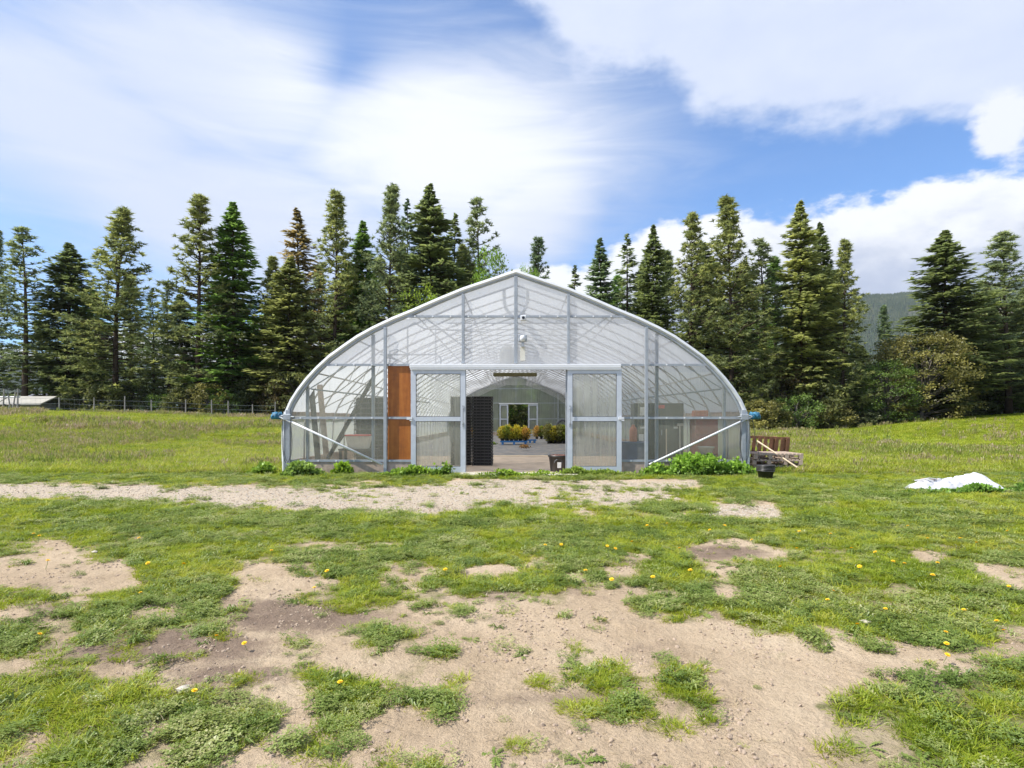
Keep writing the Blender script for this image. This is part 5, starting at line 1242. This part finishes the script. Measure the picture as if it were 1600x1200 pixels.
weed_clump(1.65, 13.7, .75, .14, .10, 2400, (.17, .24, .05), 'low pale weeds in front of the right sliding door', .07, seed=9)
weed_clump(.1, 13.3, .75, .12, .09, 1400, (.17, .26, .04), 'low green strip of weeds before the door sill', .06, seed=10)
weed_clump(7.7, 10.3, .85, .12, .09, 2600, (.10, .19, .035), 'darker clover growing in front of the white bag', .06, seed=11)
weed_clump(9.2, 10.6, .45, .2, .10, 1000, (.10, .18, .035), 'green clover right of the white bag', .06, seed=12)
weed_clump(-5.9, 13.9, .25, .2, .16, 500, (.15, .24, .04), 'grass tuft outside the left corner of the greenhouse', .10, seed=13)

# --- pallets
def pallet(name, label, w, d, mat, loc, rot=(0, 0, 0), nslat=9, grp='wooden pallets'):
    t = thing(name, label, 'pallet', loc, 0, grp); t.rotation_euler = rot; h = .13
    sw = w/nslat*.62
    for k in range(nslat):
        x = -w/2+(w-sw)*k/(nslat-1); MB().box(x, x+sw, -d/2, d/2, h-.02+.001*(k % 2), h+.001*(k % 2)).build('slat', mat, t)
    for k in range(3):
        y = -d/2+(d-.045)*k/2; MB().box(-w/2+.002, w/2-.002, y, y+.07, h-.042, h-.021).build('stringer', mat, t)
        for x in (-w/2, -w/6-.05, w/6-.05, w/2-.1): MB().box(x+.003, x+.097, y, y+.07, .021, h-.043).build('block', mat, t)
    for k in range(4):
        x = -w/2+(w-.1)*k/3; MB().box(x, x+.1, -d/2, d/2, 0, .02).build('base_slat', mat, t)
    return t
for k, (dz, r) in enumerate(((0, .02), (.145, -.03), (.29, .015))):
    pallet('wooden_pallet', ['bottom pallet of the low grey stack right of the greenhouse', 'middle pallet of the low grey stack right of the greenhouse', 'top pallet of the low grey stack right of the greenhouse'][k], 1.22, 1.0, MAT['weathered'], (6.42, 15.1, .02+dz), (0, 0, r), 13)
pallet('wooden_pallet', 'reddish brown pallet standing on edge behind the grey stack', 1.14, .84, MAT['red_wood'], (6.62, 15.86, .40), (PI/2+.14, .045, .03), 8)
for k, x in enumerate((-.48, 0, .48)):
    pass
t = thing('wooden_stick', 'pale wooden stick leaning across the pallet stack', 'stick', (0, 0, 0))
MB().tube([(6.06, 15.0, .735), (6.90, 14.35, .03)], .021, 6).build('shaft', MAT['pale_wood'], t)
t.location = (0, 0, 0)
# --- nested black pots
root = None
for k in range(5):
    b = MB(); b.lathe([(0, 0), (.125, 0), (.165, .19), (.188, .19), (.188, .215), (.162, .215), (.12, .012), (0, .012)], 0, 0, 24)
    if root is None: pm_ = b.mesh('plant_pot', MAT['black_plastic'], True)
    o = link('plant_pot', pm_, None, (5.26+.006*k, 12.6, tz(5.26, 12.6)-.01+.027*k)); o.rotation_euler = (0, .04, k*.7); root = o
    tag(o, '%s pot in the nested black stack by the right corner post' % ('bottom' if k == 0 else 'topmost' if k == 4 else NTH[k]+' from the bottom'), 'pot', 'nested black pots')
# --- white bag
def bag():
    n, m = 90, 60; vs, fs = [], []; x0, y0 = 7.98, 10.95
    xs = np.linspace(-1, 1, n); ys = np.linspace(-1, 1, m); A, B = np.meshgrid(xs, ys, indexing='ij')
    r = (np.abs(A)**3+np.abs(B)**3)**(1/3); e = np.clip(1-r, 0, 1)
    wx = .86*(1+.10*np.sin(B*2.3+1)); wy = (.40+.10*A)
    Xx = A*wx+.05*np.sin(B*5); Yy = B*wy+.10*np.sin(A*3.2+.6)
    prof = np.minimum(1, (e*3.2))**.6
    Z = prof*(.135+.055*A+.085*np.exp(-((A-.50)/.34)**4-((B-.2)/.6)**2)-.06*np.exp(-((A-.28)/.12)**2-((B-.1)/.4)**2)+.05*np.exp(-((A+.55)/.3)**2))
    f = fbm(A*3+5, B*3, 1.2, 4, 200)-.5; cr = np.abs(fbm(A*2+9, B*2.2+3, 1.6, 3, 203)-.5)
    Z = Z+prof*(f*.14-np.exp(-(cr/.045)**2)*.06+.014*np.sin(A*22+B*9+f*12)*(np.abs(f) > .05))
    Z = np.maximum(Z, 0)-.03*(r > .985)
    g = terrain(x0+Xx, y0+Yy)
    b = MB(); b.v = [tuple(p) for p in np.stack([Xx, Yy, Z+g-.005], -1).reshape(-1, 3)]
    b.f = [(i*m+j, (i+1)*m+j, (i+1)*m+j+1, i*m+j+1) for i in range(n-1) for j in range(m-1)]; b.mi = [0]*len(b.f)
    t = thing('bulk_bag', 'crumpled white woven bag lying in the grass at right', 'bag', (x0, y0, 0))
    b.build('bag_body', MAT['bag'], t, True)
    b = MB(); b.tube([(-.70, -.05, .16), (-.55, -.22, .22), (-.40, -.2, .20), (-.30, -.05, .18)], .012, 5); b.build('strap', MAT['bag'], t)
    b = MB()
    for k in range(14):
        a = random.uniform(-.12, .12); c = random.uniform(-.08, .08); b.add([(a-.46, c+.02, .17+random.uniform(0, .04)), (a-.40+random.uniform(-.05, .05), c-.05, .20), (a-.44, c-.1, .17+random.uniform(0, .05))], [(0, 1, 2)])
    b.build('dry_leaves', plain('dry_leaf', (.42, .24, .12), .9), t)
bag()
# --- small things on the ground
for k, (u, v, s) in enumerate(((148, 867, .028), (286, 1082, .03), (1353, 972, .035), (410, 708, .05))):
    y = F*EYE/(v-655); x = X(u, y)
    o = link('stone', stone(s, 'stone', MAT['rock'])); o.location = (x, y, float(lift(np.array([x]), np.array([y]))[0])+s*.3)
    tag(o, ['white stone on the bare patch at left, biggest in the yard', 'small pale stone near the front left grass', 'round pale stone among the grass at right', 'flat stone in the grass left of the greenhouse'][k], 'stone')
# --- dandelions
def dandelion():
    b = MB(); b.tube([(0, 0, 0), (.005, .003, .045), (.004, 0, .085)], .0022, 5, 1)
    for ring, (n, L, up) in enumerate(((14, .021, .12), (12, .017, .5), (8, .011, 1.0))):
        for k in range(n):
            a = 2*PI*k/n+ring*.2; d = Vector((math.cos(a), math.sin(a), up)).normalized(); s = Vector((-math.sin(a), math.cos(a), 0))*.0035; p = Vector((.004, 0, .085+ring*.001))
            b.add([p-s*.5, p+s*.5, p+d*L+s, p+d*L-s], [(0, 1, 2, 3)])
    return b.mesh('dandelion', [MAT['yellow'], MAT['stem']])
dm = dandelion()
DPX = [(1473, 997), (1477, 1017), (1474, 1034), (1343, 983), (1294, 940), (1298, 927), (1570, 989), (1560, 973), (1505, 952), (1020, 907), (957, 911), (915, 897), (1080, 898), (1223, 892), (1392, 881), (1411, 884), (1345, 890), (1462, 883), (1061, 864), (946, 855), (957, 859), (1012, 823), (1041, 820), (875, 852), (1113, 833), (850, 857),
       (1576, 917), (1504, 848), (1450, 847), (1330, 860), (1421, 826), (1130, 824), (71, 885), (223, 930), (336, 1006), (386, 1012), (302, 1093), (533, 1076), (492, 923), (516, 897), (697, 897), (53, 998), (52, 839), (60, 842), (221, 846), (421, 866), (284, 887), (236, 884), (1382, 955), (1243, 862), (1526, 853), (1180, 850), (1580, 835), (1300, 838), (990, 850), (1375, 868), (1250, 832), (1455, 905)]
DL = []
for u, v in DPX:
    y = F*EYE/(v+6-655); x = X(u, y); sc = .62 if y < 4.5 else .85
    o = link('dandelion', dm, None, (x, y, float(lift(np.array([x]), np.array([y]))[0]))); o.scale = (sc*1.05,)*3; o.rotation_euler = (random.uniform(-.5, .2), random.uniform(-.3, .3), random.uniform(0, 6))
    DL.append((y, x, o))

DL.sort(key=lambda r: r[0])
for i, band in enumerate(('nearest the camera', 'in the near grass', 'in the middle grass', 'in the far strip of grass')):
    q = sorted(DL[i*15:(i+1)*15] if i < 3 else DL[45:], key=lambda r: r[1])
    for k, (_, _, o) in enumerate(q): tag(o, 'yellow dandelion %s, %s of its row from the left' % (band, NTH[k]), 'dandelion', 'dandelions in the yard')
# ================================================================== AIR
HAZE = .00007
b = MB(); b.box(-4600, 4600, -4600, 4600, -400, 1150)
mt = bpy.data.materials.new('thin_air'); mt.use_nodes = True; nt = mt.node_tree; nt.nodes.clear(); o_ = N(nt, 'ShaderNodeOutputMaterial')
v = N(nt, 'ShaderNodeVolumePrincipled'); v.inputs['Color'].default_value = (.80, .88, 1, 1); v.inputs['Density'].default_value = HAZE; v.inputs['Anisotropy'].default_value = .2
nt.links.new(v.outputs[0], o_.inputs['Volume'])
tag(b.build('haze', mt), kind='stuff')
